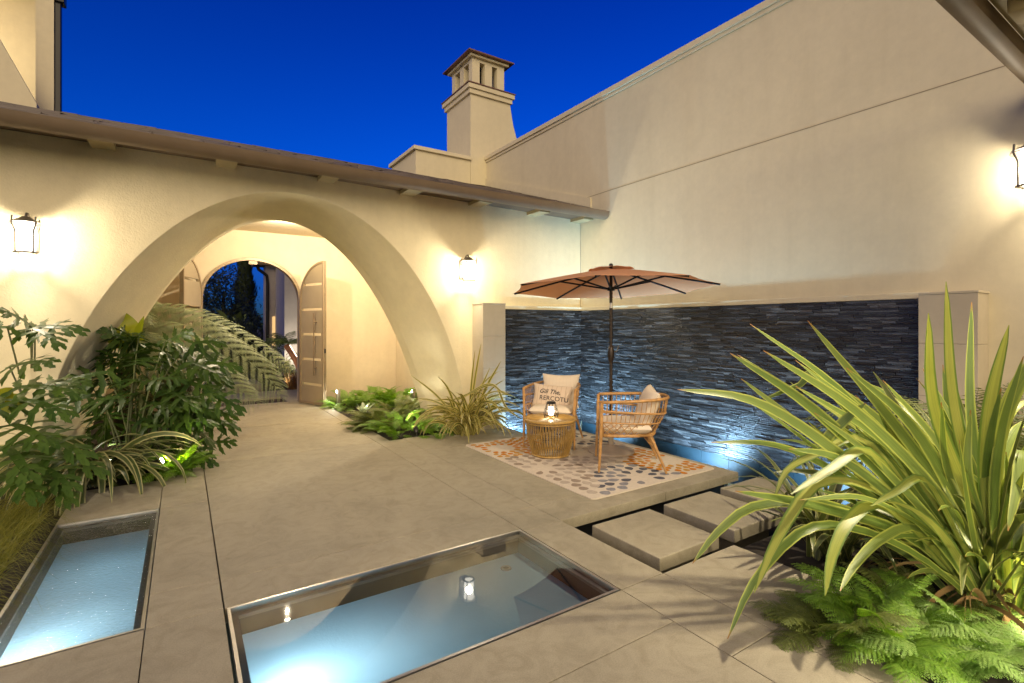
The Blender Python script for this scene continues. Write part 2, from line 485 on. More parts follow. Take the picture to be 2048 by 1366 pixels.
def floor_window(x0, x1, y0, y1, label, lamps, glassmat, drain=None):
    t = empty('floor_window', ((x0 + x1) / 2, (y0 + y1) / 2, 0), label, 'floor window')
    f = MB(); fw, zt = 0.016, 0.001
    for (a, b_, c, d) in [(x0, x1, y0, y0 + fw), (x0, x1, y1 - fw, y1), (x0, x0 + fw, y0 + fw, y1 - fw), (x1 - fw, x1, y0 + fw, y1 - fw)]:
        f.box((a, c, -0.03), (b_, d, zt))
    f.build('frame', M['steel'], t)
    p = MB(); p.poly([(x0 + fw, y0 + fw, -0.006), (x1 - fw, y0 + fw, -0.006), (x1 - fw, y1 - fw, -0.006), (x0 + fw, y1 - fw, -0.006)])
    p.build('glass_pane', glassmat, t)
    D = -0.14; e = 0.05
    w = MB()
    def lip(a, b_, c, d): w.box((a, c, -0.05), (b_, d, -0.031), 0)
    lip(x0, x1, y0, y0 + e); lip(x0, x1, y1 - e, y1); lip(x0, x0 + e, y0 + e, y1 - e); lip(x1 - e, x1, y0 + e, y1 - e)
    w.build('ledge', M['wellrim'], t)
    s = MB(); q = e - 0.004
    X0, X1, Y0, Y1 = x0 + q, x1 - q, y0 + q, y1 - q
    s.poly([(X0, Y1, D), (X1, Y1, D), (X1, Y1, -0.051), (X0, Y1, -0.051)][::-1])
    s.poly([(X0, Y0, D), (X1, Y0, D), (X1, Y0, -0.051), (X0, Y0, -0.051)])
    s.poly([(X0, Y0, D), (X0, Y1, D), (X0, Y1, -0.051), (X0, Y0, -0.051)])
    s.poly([(X1, Y0, D), (X1, Y1, D), (X1, Y1, -0.051), (X1, Y0, -0.051)][::-1])
    s.build('side', M['wellside'], t)
    fl = MB(); fl.poly([(X0, Y0, D), (X1, Y0, D), (X1, Y1, D), (X0, Y1, D)]); fl.build('basin', M['well'], t)
    for (lx, ly, pw, lz) in lamps:
        k = MB(); k.lathe([(0.0, D - lz - 0.06), (0.03, D - lz - 0.06), (0.04, D - lz - 0.08)], 16, 0, (lx, ly, 0))
        lo = k.build('underfloor_light', M['disc_light'], t, 0.6)
        lamp('underfloor_glow', 'POINT', (lx, ly, D - lz), pw, (0.74, 0.90, 1.0), t, 0.05)
    if drain:
        k = MB(); k.lathe([(0.0, D + 0.004), (0.022, D + 0.004)], 20, 1, (drain[0], drain[1], 0)); k.lathe([(0.022, D + 0.006), (0.035, D + 0.006), (0.038, D)], 20, 0, (drain[0], drain[1], 0))
        k.build('drain', [M['steel'], M['wellside']], t)
floor_window(-0.795, -0.158, 3.075, 5.022, 'narrow wet glass floor window beside the grass at left', [(-0.66, 3.4, 3.2, 0.2), (-0.45, 3.6, 2.6, 0.45), (-0.42, 4.3, 2.2, 0.45)], M['droplets'])
gw = ground(1012, 1146, -0.17)
floor_window(0.196, 2.072, 2.052, 3.056, 'wide glass floor window reflecting a lantern in the foreground paving', [(0.42, 2.44, 5, 0.17), (0.72, 2.45, 3.4, 0.4)], M['glass'], (gw.x, gw.y))

# ------------------------------------------------------------------ entry portico
AX = 1.15
FRONT, INNER = 'front', 'inner'
def arch_pts(prof, n=56, grow=0.0):
    a_, H_, p_ = (2.34, 3.10, 1.7) if prof is FRONT else (2.10, 2.95, 1.22)
    h = [V((H_ * sin(pi / 2 * i / n) ** (2 / p_), a_ * cos(pi / 2 * i / n))) for i in range(n + 1)]
    left = [(AX - max(p.y, 0) - grow * (1 if p.y > 0.05 else 0), p.x + grow * min(1, max(0, (p.x - 2.0)))) for p in h]
    right = [(2 * AX - x, z) for (x, z) in left[:-1]][::-1]
    return left + right
YF, YK, YB = 6.57, 7.32, 7.62
po = empty('entry_portico', (AX, YF, 0), 'low cream stucco entry wing with a wide splayed arch and sloping tiled roof', 'building')
wall = MB()
rings = [(YF, FRONT, 0.010), (YF + 0.003, FRONT, 0.003), (YF + 0.01, FRONT, 0.0), (YK - 0.02, INNER, 0.004), (YK + 0.03, INNER, 0.0), (YB, INNER, 0.0)]
ids = []
for (y, pr, gr) in rings:
    pts = arch_pts(pr, 56, gr); ids.append([wall.vert((x, y, z)) for (x, z) in pts])
for a, b_ in zip(ids[:-1], ids[1:]):
    for i in range(len(a) - 1): wall.face((a[i], a[i + 1], b_[i + 1], b_[i]), 0)
ZT = 3.46; XL, XR = -7.0, 5.70
def face_with_arch(mb, y, ring, flip, m=0):
    pts = [mb.v[i] for i in ring]; n = len(pts) // 2
    for i in range(n):
        q = [(XL, y, pts[i][2]), pts[i], pts[i + 1], (XL, y, pts[i + 1][2])]
        mb.poly(q if not flip else q[::-1], m)
        a, c = pts[-1 - i], pts[-2 - i]
        q = [a, (XR, y, a[2]), (XR, y, c[2]), c]
        mb.poly(q if not flip else q[::-1], m)
    z = pts[n][2]
    q = [(XL, y, z), (pts[n][0], y, z), (XR, y, z), (XR, y, ZT), (XL, y, ZT)]
    mb.poly(q if not flip else q[::-1], m)
face_with_arch(wall, YF, ids[0], False)
face_with_arch(wall, YB, ids[-1], True, 1)
for fidx in range(len(wall.f)): pass
wo_ = wall.build('front_wall', [M['stucco'], M['stucco_inner']], po, 0.45)

# back wall with the arched gate opening
GX, GW, GSP, GTOP = 1.09, 0.84, 1.95, 2.74
def gate_arch(w, top, n=28, spring=GSP):
    pts = [(GX - w, 0.0), (GX - w, spring)]
    for i in range(1, n):
        a = pi - pi * i / n
        pts.append((GX + w * cos(a), spring + (top - spring) * sin(a) ** 0.92))
    pts += [(GX + w, spring), (GX + w, 0.0)]
    return pts
YG, YGB = 10.40, 10.85
PXL, PXR, PZ = -1.55, 3.83, 3.23
def arch_wall(mb, pts, y, x0, x1, z1, m=0):
    n = len(pts) // 2
    L_, R_ = pts[:n + 1], pts[n:][::-1]
    for i in range(len(L_) - 1): mb.poly([(x0, y, L_[i][1]), (L_[i][0], y, L_[i][1]), (L_[i + 1][0], y, L_[i + 1][1]), (x0, y, L_[i + 1][1])], m)
    for i in range(len(R_) - 1): mb.poly([(R_[i][0], y, R_[i][1]), (x1, y, R_[i][1]), (x1, y, R_[i + 1][1]), (R_[i + 1][0], y, R_[i + 1][1])], m)
    z = max(p[1] for p in pts)
    mb.poly([(x0, y, z), (x1, y, z), (x1, y, z1), (x0, y, z1)], m)
bw = MB(); gp = gate_arch(GW, GTOP)
arch_wall(bw, gp, YG, PXL, PXR, PZ + 0.1)
arch_wall(bw, gp, YGB, -7, 5.6, 4.4)
for i in range(len(gp) - 1): bw.poly([(gp[i][0], YG, gp[i][1]), (gp[i + 1][0], YG, gp[i + 1][1]), (gp[i + 1][0], YGB, gp[i + 1][1]), (gp[i][0], YGB, gp[i][1])])
bwo = bw.build('gate_wall', M['stucco_inner'], po, 0.5)
sr = MB(); A = gate_arch(GW + 0.01, GTOP + 0.01); B = gate_arch(GW + 0.33, GTOP + 0.30)
for i in range(1, len(A) - 2): 
    sr.poly([(A[i][0], YG - 0.012, A[i][1]), (A[i + 1][0], YG - 0.012, A[i + 1][1]), (B[i + 1][0], YG - 0.012, B[i + 1][1]), (B[i][0], YG - 0.012, B[i][1])][::-1])
    sr.poly([(B[i][0], YG - 0.012, B[i][1]), (B[i + 1][0], YG - 0.012, B[i + 1][1]), (B[i + 1][0], YG, B[i + 1][1]), (B[i][0], YG, B[i][1])][::-1])
sr.build('arch_band', M['stucco_inner'], bwo, 0.5)
sw_ = MB()
sw_.box((PXR, YB, -0.3), (PXR + 0.15, YG, PZ + 0.1))
sw_.build('side_wall', M['stucco_inner'], po)
sw_ = MB(); sw_.box((PXL - 0.15, YB, -0.3), (PXL, YG, PZ + 0.1)); sw_.build('side_wall', M['stucco_inner'], po)
cl = MB(); cl.box((PXL, YB, PZ), (PXR, YG, PZ + 0.08)); clo = cl.build('ceiling', M['stucco_inner'], po)
M['downlight'] = mat_emit('downlight_lens', (1, 0.86, 0.62), 22)
for (dx, dy) in [(1.41, 8.75), (2.75, 8.55)]:  # second fitting is added, unseen behind the arch, to brighten the entry
    k = MB(); k.lathe([(0.0, PZ - 0.004), (0.045, PZ - 0.004)], 18, 1, (dx, dy, 0)); k.lathe([(0.045, PZ - 0.005), (0.065, PZ - 0.005), (0.068, PZ)], 18, 0, (dx, dy, 0))
    k.build('downlight', [M['steel'], M['downlight']], clo)
# gate frame
fr = MB(); A = gate_arch(GW - 0.05, GTOP - 0.05); B = gate_arch(GW - 0.001, GTOP - 0.001)
for i in range(len(A) - 1):
    y0, y1 = YG - 0.03, YG + 0.06
    fr.poly([(A[i][0], y0, A[i][1]), (A[i + 1][0], y0, A[i + 1][1]), (B[i + 1][0], y0, B[i + 1][1]), (B[i][0], y0, B[i][1])][::-1])
    fr.poly([(A[i][0], y0, A[i][1]), (A[i + 1][0], y0, A[i + 1][1]), (A[i + 1][0], y1, A[i + 1][1]), (A[i][0], y1, A[i][1])])
    fr.poly([(A[i][0], y1, A[i][1]), (A[i + 1][0], y1, A[i + 1][1]), (B[i + 1][0], y1, B[i + 1][1]), (B[i][0], y1, B[i][1])])
    fr.poly([(B[i][0], y0, B[i][1]), (B[i + 1][0], y0, B[i + 1][1]), (B[i + 1][0], YG, B[i + 1][1]), (B[i][0], YG, B[i][1])][::-1])
fr.box((GX - 0.07, YG - 0.02, GTOP - 0.12), (GX + 0.07, YG + 0.05, GTOP - 0.06))
fr.build('gate_frame', M['gateframe'], po, 0.5)

# gate leaves: local x from hinge outwards, opening with its tall edge free
def gate_leaf(hx, ang, mirror, label):
    LW = GW - 0.055
    def outline(inset, n=16):
        pts = []
        for i in range(n + 1):
            a = pi - (pi / 2) * i / n
            w = LW - inset * 1.0
            pts.append((LW + (w) * cos(a) if True else 0, GSP - 0.02 + (GTOP - 0.06 - inset - GSP + 0.02) * sin(a) ** 0.92))
        return pts
    o = outline(0.0); hz = MB(); s = -1 if mirror else 1
    ca, sa = cos(ang), sin(ang)
    hy = YG - 0.035
    def T(x, y, z): return (hx + s * (x * ca) - (y * sa) * s, hy - x * sa - y * ca, z)
    th = 0.036
    # slots cut right through: build panel as horizontal strips between slots
    slots = [0.36, 0.83, 1.30, 1.77, 2.24]
    sh = 0.048
    x_in, x_out = 0.0, LW
    def xleft(z):
        if z <= GSP - 0.02: return 0.0
        t = min(1, (z - GSP + 0.02) / (GTOP - 0.06 - GSP + 0.02)); a = math.asin(min(1, t ** (1 / 0.92)))
        return LW - LW * cos(a)
    zs = [0.02]
    for q in slots: zs += [q, q + sh]
    zs += [GTOP - 0.06]
    pan = MB()
    def strip(z0, z1, xa=None, xb=None):
        n = max(1, int((z1 - z0) / 0.05)) if z1 > GSP else 1
        for i in range(n):
            za = z0 + (z1 - z0) * i / n; zb = z0 + (z1 - z0) * (i + 1) / n
            la, lb = xleft(za), xleft(zb); a0 = xa if xa is not None else la; b0 = xa if xa is not None else lb
            x1 = xb if xb is not None else LW
            if xb is not None: a0, b0 = la, lb
            q = [T(a0, th / 2, za), T(x1, th / 2, za), T(x1, th / 2, zb), T(b0, th / 2, zb)]
            r = [T(a0, -th / 2, za), T(x1, -th / 2, za), T(x1, -th / 2, zb), T(b0, -th / 2, zb)]
            pan.poly(q); pan.poly(r[::-1])
            pan.poly([q[1], r[1], r[2], q[2]]); pan.poly([r[0], q[0], q[3], r[3]])
            if i == 0: pan.poly([q[0], r[0], r[1], q[1]])
            if i == n - 1: pan.poly([q[3], q[2], r[2], r[3]])
    for k in range(0, len(zs), 2): strip(zs[k], zs[k + 1])
    for q in slots:                                # stiles left and right of each slot
        strip(q, q + sh, None, max(0.07, xleft(q) + 0.07)); strip(q, q + sh, LW - 0.07, None)
    lf = pan.build('gate_leaf', M['gate'], po, 0.5)
    tag(lf, label)
    rim = MB()
    edge = [(0.0, 0.02)] + [(xleft(z), z) for z in [0.5, 1.0, 1.5, 1.93]] + outline(0.0)[1:] + [(LW, 1.5), (LW, 0.02), (0.0, 0.02)]
    for (p, q) in zip(edge[:-1], edge[1:]):
        def inn(e): return (min(max(e[0] + (LW / 2 - e[0]) * 0.10, 0.0), LW), e[1] + ((1.3 - e[1]) * 0.032))
        pi_, qi = inn(p), inn(q)
        for sd in (1, -1):
            y = sd * (th / 2 + 0.014)
            ff = [T(p[0], y, p[1]), T(q[0], y, q[1]), T(qi[0], y, qi[1]), T(pi_[0], y, pi_[1])]
            rim.poly(ff if sd < 0 else ff[::-1])
            y0 = sd * th / 2 * 0.98
            rim.poly([T(pi_[0], y, pi_[1]), T(qi[0], y, qi[1]), T(qi[0], y0, qi[1]), T(pi_[0], y0, pi_[1])])
        rim.poly([T(p[0], th / 2 + 0.014, p[1]), T(q[0], th / 2 + 0.014, q[1]), T(q[0], -th / 2 - 0.014, q[1]), T(p[0], -th / 2 - 0.014, p[1])])
    rim.build('leaf_rim', M['gateframe'], lf)
    hd = MB()
    for sd in (1, -1):
        y = sd * 0.085; x = LW - 0.22
        hd.tube([T(x, y, 0.56), T(x, y, 1.72)], 0.013, 8)
        for z in (0.70, 1.55): hd.tube([T(x, y, z), T(x, sd * th / 2, z)], 0.009, 6)
    hd.build('pull_bar', M['bronze'], lf, 1.0)
    lk = MB(); lk.box(*(lambda a, b_: ((min(a[0], b_[0]), min(a[1], b_[1]), 0.98), (max(a[0], b_[0]) + 0.004, max(a[1], b_[1]) + 0.004, 1.06)))(T(LW + 0.001, 0.012, 0), T(LW + 0.006, -0.012, 0)))
    lk.build('latch', M['black'], lf)
gate_leaf(GX + GW - 0.02, R(111), True, 'taupe arched gate leaf swung open on the right')
gate_leaf(GX - GW + 0.02, R(111), False, 'taupe arched gate leaf swung open on the left')

# soffit, rafter tails, gutter, roof
def zsag(x): return 3.338 - 0.013 * max(0.0, x - 1.4)
sf = MB()
for i in range(24):
    x0 = XL + (XR - XL) * i / 24; x1 = XL + (XR - XL) * (i + 1) / 24
    sf.poly([(x0, 6.02, zsag(x0)), (x1, 6.02, zsag(x1)), (x1, 6.568, zsag(x1)), (x0, 6.568, zsag(x0))][::-1])
sf.build('soffit', M['darkwood'], po)
for x in [-5.0, -3.9, -2.85, -1.75, -0.67, 0.41, 1.50, 2.57, 3.63, 4.68, 5.58]:
    q = MB(); z = zsag(x); w2 = 0.10
    x1 = min(x + w2, 5.695)
    q.prism([(x - w2, z - 0.05), (x1, z - 0.05), (x1, z - 0.001), (x - w2, z - 0.001)], 6.22, 6.566)
    q.build('rafter_tail', M['tailwood'], po)
gu = MB()
gx = [XL + (5.69 - XL) * i / 30 for i in range(31)]
prof = [(6.03, 0.06), (6.03, -0.02), (6.02, -0.06), (5.99, -0.085), (5.95, -0.09), (5.90, -0.08), (5.87, -0.05), (5.855, 0.0), (5.85, 0.025), (5.862, 0.03), (5.866, 0.02)]
gid = [[gu.vert((x, y, 3.288 + dz)) for (y, dz) in prof] for x in gx]
for a, b_ in zip(gid[:-1], gid[1:]):
    for i in range(len(prof) - 1): gu.face((a[i], b_[i], b_[i + 1], a[i + 1]))
gu.face(gid[-1]); 
gu.build('gutter', M['bronze'], po, 0.6)
rf = MB(); random.seed(5)
SL = 0.336; ybase, yr = 5.93, 10.1
def zroof(x, y): return 3.315 + (y - 5.93) * SL
rf.poly([(XL, ybase, zroof(XL, ybase) - 0.03), (XR, ybase, zroof(XR, ybase) - 0.03), (XR, yr, zroof(XR, yr) - 0.03), (XL, yr, zroof(XL, yr) - 0.03)])
rf.poly([(XL, yr, zroof(XL, yr) - 0.03), (XR, yr, zroof(XR, yr) - 0.03), (XR, 11.3, zroof(XR, 9.0) - 0.03), (XL, 11.3, zroof(XL, 9.0) - 0.03)])
ny, pitch = 11, 0.40
for j in range(ny):
    y0 = ybase + j * pitch; x = XL - random.random() * 0.3
    while x < XR - 0.05:
        w2 = 0.46 + random.uniform(-0.03, 0.03); x1 = min(x + w2, XR - 0.003)
        l = random.uniform(0.010, 0.022); t2 = random.uniform(-0.008, 0.008)
        pts = []
        for (px, py, dz) in [(x, y0, l + t2), (x1 - 0.006, y0, l - t2), (x1 - 0.006, y0 + pitch + 0.06, 0.002), (x, y0 + pitch + 0.06, 0.002)]:
            pts.append((px, py, zroof(px, py) + dz))
        rf.poly(pts)
        rf.poly([(pts[0][0], pts[0][1], pts[0][2] - 0.022), (pts[1][0], pts[1][1], pts[1][2] - 0.022), pts[1], pts[0]])
        x = x1
rf.build('roof', M['roof'], po)

# ------------------------------------------------------------------ main house: tall right wall + chimney
mh = empty('main_house', (5.71, 3.0, 0), 'tall smooth cream house wall at right with stone coping and a tapered chimney', 'building')
XW, ZW = 5.71, 5.19
m = MB(); m.box((XW, -2.5, -0.9), (XW + 0.3, 9.77, ZW), 0); mw = m.build('side_wall', M['stucco_smooth'], mh)
m = MB(); m.box((XW - 0.05, -2.5, ZW + 0.001), (XW + 0.36, 9.76, ZW + 0.085), 0, 0.008); m.box((XW - 0.022, -2.5, ZW - 0.05), (XW - 0.001, 9.76, ZW - 0.001), 0, 0.004)
m.build('coping', M['stucco_smooth'], mh)
M['joint'] = mat_plain('joint_strip', (0.26, 0.21, 0.13), 0.6)
m = MB(); m.box((XW - 0.003, -2.5, 3.647), (XW - 0.0005, 6.9, 3.654)); m.build('joint_strip', M['joint'], mw)
# flashing where the portico roof meets the wall
m = MB()
for (ya, yb) in [(6.3, 9.76)]:
    za, zb = zroof(XW, ya) + 0.02, zroof(XW, yb) + 0.02
    m.poly([(XW - 0.02, ya, za), (XW - 0.02, yb, zb), (XW - 0.02, yb, zb + 0.16), (XW - 0.02, ya, za + 0.16)][::-1])
    m.poly([(XW - 0.02, ya, za + 0.16), (XW - 0.02, yb, zb + 0.16), (XW, yb, zb + 0.16), (XW, ya, za + 0.16)][::-1])
    m.poly([(XW - 0.02, ya, za), (XW - 0.02, ya, za + 0.16), (XW, ya, za + 0.16), (XW, ya, za)][::-1])
m.build('roof_flashing', M['stucco_smooth'], mw)
# low return block behind the roof
m = MB(); m.box((4.03, 9.78, 3.5), (5.305, 11.2, 5.12)); blk = m.build('return_block', M['stucco_smooth'], mh)
m = MB(); m.box((3.97, 9.72, 5.121), (5.305, 11.26, 5.20), 0, 0.008); m.build('block_coping', M['stucco_smooth'], blk)
# chimney
CX0, CX1, CY0, CY1 = 5.31, 6.33, 9.771, 10.95
c = MB()
def rectring(mb, x0, x1, y0, y1, z): return [mb.vert((x0, y0, z)), mb.vert((x1, y0, z)), mb.vert((x1, y1, z)), mb.vert((x0, y1, z))]
zs = [(3.6, CX0, 6.75), (5.3, CX0, 6.75), (5.7, CX0, 6.58), (6.15, CX0, 6.43), (6.68, CX0, 6.33)]
rr = [rectring(c, a, b_, CY0, CY1, z) for (z, a, b_) in zs]
for a, b_ in zip(rr[:-1], rr[1:]):
    for i in range(4): c.face((a[i], a[(i + 1) % 4], b_[(i + 1) % 4], b_[i]))
c.face(rr[-1])
ch = c.build('chimney', M['stucco_smooth'], mh, 0.4)
c = MB(); c.box((CX0 - 0.05, CY0 - 0.05, 6.60), (CX1 + 0.05, CY1 + 0.05, 6.70), 0, 0.006); c.box((CX0 - 0.09, CY0 - 0.09, 6.702), (CX1 + 0.09, CY1 + 0.09, 6.80), 0, 0.006)
c.box((CX0 - 0.11, CY0 - 0.11, 6.802), (CX1 + 0.11, CY1 + 0.11, 6.825), 1, 0.004)
M['copper'] = mat_plain('copper_flashing', (0.22, 0.12, 0.075), 0.5, 0.4)
c.build('cornice', [M['stucco_smooth'], M['copper']], ch)
c = MB(); hx0, hx1, hy0, hy1 = CX0 + 0.09, CX1 - 0.09, CY0 + 0.09, CY1 - 0.09; pz0, pz1 = 6.826, 7.40
def posts(n, a0, a1):                              # piers and gaps
    pier = 0.19; L_ = a1 - a0; gapw = (L_ - pier * (n + 1)) / n
    return [(a0 + i * (pier + gapw), a0 + i * (pier + gapw) + pier) for i in range(n + 1)]
for (a, b_) in posts(2, hx0, hx1):
    c.box((a, hy0, pz0), (b_, hy0 + 0.16, pz1)); c.box((a, hy1 - 0.16, pz0), (b_, hy1, pz1))
for (a, b_) in posts(2, hy0, hy1)[1:-1]:
    c.box((hx0, a, pz0), (hx0 + 0.16, b_, pz1)); c.box((hx1 - 0.16, a, pz0), (hx1, b_, pz1))
c.box((hx0, hy0, pz1), (hx1, hy1, pz1 + 0.07))
c.build('chimney_head', M['stucco_smooth'], ch)
c = MB(); c.box((hx0 + 0.22, hy0 + 0.22, pz0), (hx1 - 0.22, hy1 - 0.22, pz1 - 0.001)); c.build('flue', M['black'], ch)
c = MB(); o = 0.06
c.box((hx0 - 0.08, hy0 - 0.08, pz1 + 0.071), (hx1 + 0.08, hy1 + 0.08, pz1 + 0.12), 0)
o2 = 0.17; zc = pz1 + 0.122
q = rectring(c, hx0 - o2, hx1 + o2, hy0 - o2, hy1 + o2, zc); q2 = rectring(c, hx0 - o2, hx1 + o2, hy0 - o2, hy1 + o2, zc + 0.03)
top = c.vert(((hx0 + hx1) / 2, (hy0 + hy1) / 2, zc + 0.26)); c.face(q[::-1], 1)
for i in range(4): c.face((q[i], q[(i + 1) % 4], q2[(i + 1) % 4], q2[i]), 1); c.face((q2[i], q2[(i + 1) % 4], top), 1)
c.build('chimney_roof', [M['stucco_smooth'], M['copper']], ch)

# ------------------------------------------------------------------ tower behind the roof at left
tw = empty('bell_tower', (-2.6, 10.0, 3.5), 'cream stucco tower with an open bay and dark downpipe rising behind the roof', 'tower')
m = MB()
TX1 = -1.585
m.box((TX1 - 0.20, 9.9, 3.6), (TX1, 10.25, 8.2)); m.box((-4.6, 11.4, 3.6), (TX1 - 0.201, 11.6, 8.2)); m.box((-4.6, 9.9, 7.15), (TX1 - 0.201, 11.399, 8.2))
m.box((-4.8, 9.9, 3.6), (-4.601, 12, 8.2))
m.build('wall', M['stucco_smooth'], tw)
m = MB(); m.prism([(-4.4, 3.6), (-1.72, 3.6), (-1.72, 4.62), (-2.16, 5.55), (-2.62, 6.7), (-4.4, 6.7)], 9.60, 9.88); m.build('buttress', M['stucco_smooth'], tw)
m = MB(); m.box((TX1 + 0.002, 9.92, 4.0), (TX1 + 0.075, 10.02, 6.3), 0, 0.01); m.box((TX1 + 0.0, 9.88, 6.28), (TX1 + 0.12, 10.06, 6.55), 0, 0.01)
m.build('downpipe', M['black'], tw)
lamp('tower_glow', 'POINT', (-3.1, 10.5, 5.6), 34, (1.0, 0.84, 0.60), tw, 0.15)

# ------------------------------------------------------------------ eave of the house above the camera
he = empty('house_eave', (3.0, 1.05, 3.3), 'overhanging brown house eave with gutter at the top right corner', 'eave')
m = MB(); prof = [(0.93, 0.10), (0.93, 0.0), (0.96, -0.02), (1.0, -0.025), (1.035, -0.01), (1.05, 0.03), (1.055, 0.10), (1.045, 0.105), (1.04, 0.1)]
ga = [[m.vert((x, y, 3.29 + dz)) for (y, dz) in prof] for x in (2.3, XW - 0.001)]
for i in range(len(prof) - 1): m.face((ga[0][i], ga[1][i], ga[1][i + 1], ga[0][i + 1]))
m.build('gutter', M['bronze'], he, 0.8)
m = MB(); m.box((2.3, 0.35, 3.395), (XW - 0.002, 0.93, 3.43), 0); m.build('soffit', M['tailwood'], he)
for x in (2.98, 4.05, 5.1):
    m = MB(); m.box((x - 0.11, 0.4, 3.27), (x + 0.11, 0.86, 3.394), 0, 0.03); m.build('rafter_tail', M['tailwood'], he, 0.6)

# ------------------------------------------------------------------ slate water wall
ww = empty('water_wall', (5.4, 4.0, 0), 'dark stacked slate water wall with limestone end piers behind the chairs', 'water wall')
def mat_slate(name):
    m, N, L, P = newmat(name)
    gi = N.new("ShaderNodeNewGeometry"); co = gi.outputs["Position"]
    r = ramp(N, [(0.0, (0.008, 0.0078, 0.008)), (0.5, (0.022, 0.0217, 0.023)), (0.85, (0.046, 0.045, 0.047)), (1.0, (0.10, 0.096, 0.092))])
    L.new(gi.outputs["Random Per Island"], r.inputs[0])
    mp = N.new("ShaderNodeMapping"); mp.inputs["Scale"].default_value = (6, 6, 40); L.new(co, mp.inputs["Vector"])
    n = noise(N, L, mp.outputs[0], 1.2, 6, 0.7, 1.0)
    rr = ramp(N, [(0.3, (0.35, 0.35, 0.36)), (0.5, (0.9, 0.9, 0.9)), (0.66, (1.5, 1.48, 1.45)), (0.74, (3.2, 3.1, 3.0))])
    L.new(n.outputs["Fac"], rr.inputs[0])
    L.new(mixc(N, L, 1.0, r.outputs[0], rr.outputs[0], 'MULTIPLY'), P.inputs["Base Color"])
    n2 = noise(N, L, co, 38, 6, 0.7, 0.5)
    b_ = bump(N, L, n.outputs["Fac"], 0.5, 0.008); b_ = bump(N, L, n2.outputs["Fac"], 0.6, 0.006, b_)
    L.new(b_, P.inputs["Normal"])
    P.inputs["Roughness"].default_value = 0.33; P.inputs["Specular IOR Level"].default_value = 0.55
    return m
M['slate'] = mat_slate('wet_slate')
def slate(name, along, a0, a1, z0, z1, pos, seed):
    rnd = random.Random(seed); mb = MB(); z = z0; off = 0
    while z < z1 - 0.004:
        h = rnd.choice((0.013, 0.016, 0.018, 0.021, 0.026)); h = min(h, z1 - z)
        a = a0 - rnd.random() * 0.15
        while a < a1:
            w_ = rnd.uniform(0.07, 0.30); e = min(a + w_, a1); s_ = max(a, a0)
            d = rnd.uniform(0.0, 0.009) + (0.008 if rnd.random() < 0.12 else 0); d2 = d + rnd.uniform(-0.003, 0.003)
            if e - s_ > 0.01:
                g_ = 0.0012
                if along == 'y':
                    q = [(pos - d, s_ + g_, z + g_), (pos - d2, e - g_, z + g_), (pos - d2, e - g_, z + h - g_), (pos - d, s_ + g_, z + h - g_)]
                    bk = [(pos + 0.02, p[1], p[2]) for p in q]
                else:
                    q = [(s_ + g_, pos - d, z + g_), (e - g_, pos - d2, z + g_), (e - g_, pos - d2, z + h - g_), (s_ + g_, pos - d, z + h - g_)]
                    bk = [(p[0], pos + 0.02, p[2]) for p in q]
                i0 = len(mb.v)
                for p in q + bk: mb.vert(p)
                for f_ in ((0, 3, 2, 1), (0, 1, 5, 4), (1, 2, 6, 5), (2, 3, 7, 6), (3, 0, 4, 7)):
                    f_ = f_ if along == 'y' else f_[::-1]
                    mb.face([i0 + i for i in f_])
            a += w_
        z += h
    return mb.build(name, M['slate'], ww)
STOP = 1.742
slate('slate_panel', 'y', 1.752, 6.50, -0.13, STOP, 5.655, 3)
slate('slate_panel', 'x', 3.982, 5.654, -0.13, STOP, 6.50, 4)
M['darktile'] = mat_plain('dark_tile', (0.008, 0.018, 0.024), 0.5, 0, 0.4, 2, 0.3)
t_ = MB()
y = 1.76
while y < 6.44:
    t_.box((5.648, y, -0.45), (5.70, min(y + 0.39, 6.46), -0.132)); y += 0.395
x = 3.985
while x < 5.6:
    t_.box((x, 6.49, -0.45), (min(x + 0.39, 5.64), 6.56, -0.132)); x += 0.395
t_.build('tile_band', M['darktile'], ww)
t_ = MB(); t_.box((5.664, 1.752, STOP + 0.001), (5.709, 6.569, STOP + 0.06), 0, 0.004); t_.box((3.982, 6.508, STOP + 0.001), (5.663, 6.569, STOP + 0.06), 0, 0.004)
t_.build('coping', M['stucco_smooth'], ww)
def pier(x0, x1, y0, y1, ztop):
    p = MB(); cuts = [-0.3, 0.42, 0.88, 1.34, ztop]
    for a, b_ in zip(cuts[:-1], cuts[1:]): p.box((x0, y0, a + 0.001), (x1, y1, b_ - 0.001), 0, 0.0015)
    p.box((x0 - 0.006, y0 - 0.006, ztop), (x1 + 0.006, y1, ztop + 0.02), 0, 0.003)
    return p.build('pier', M['limestone'], ww)
pier(3.60, 3.978, 6.25, 6.568, 1.80)
pier(5.44, 5.708, 1.352, 1.75, 1.765)
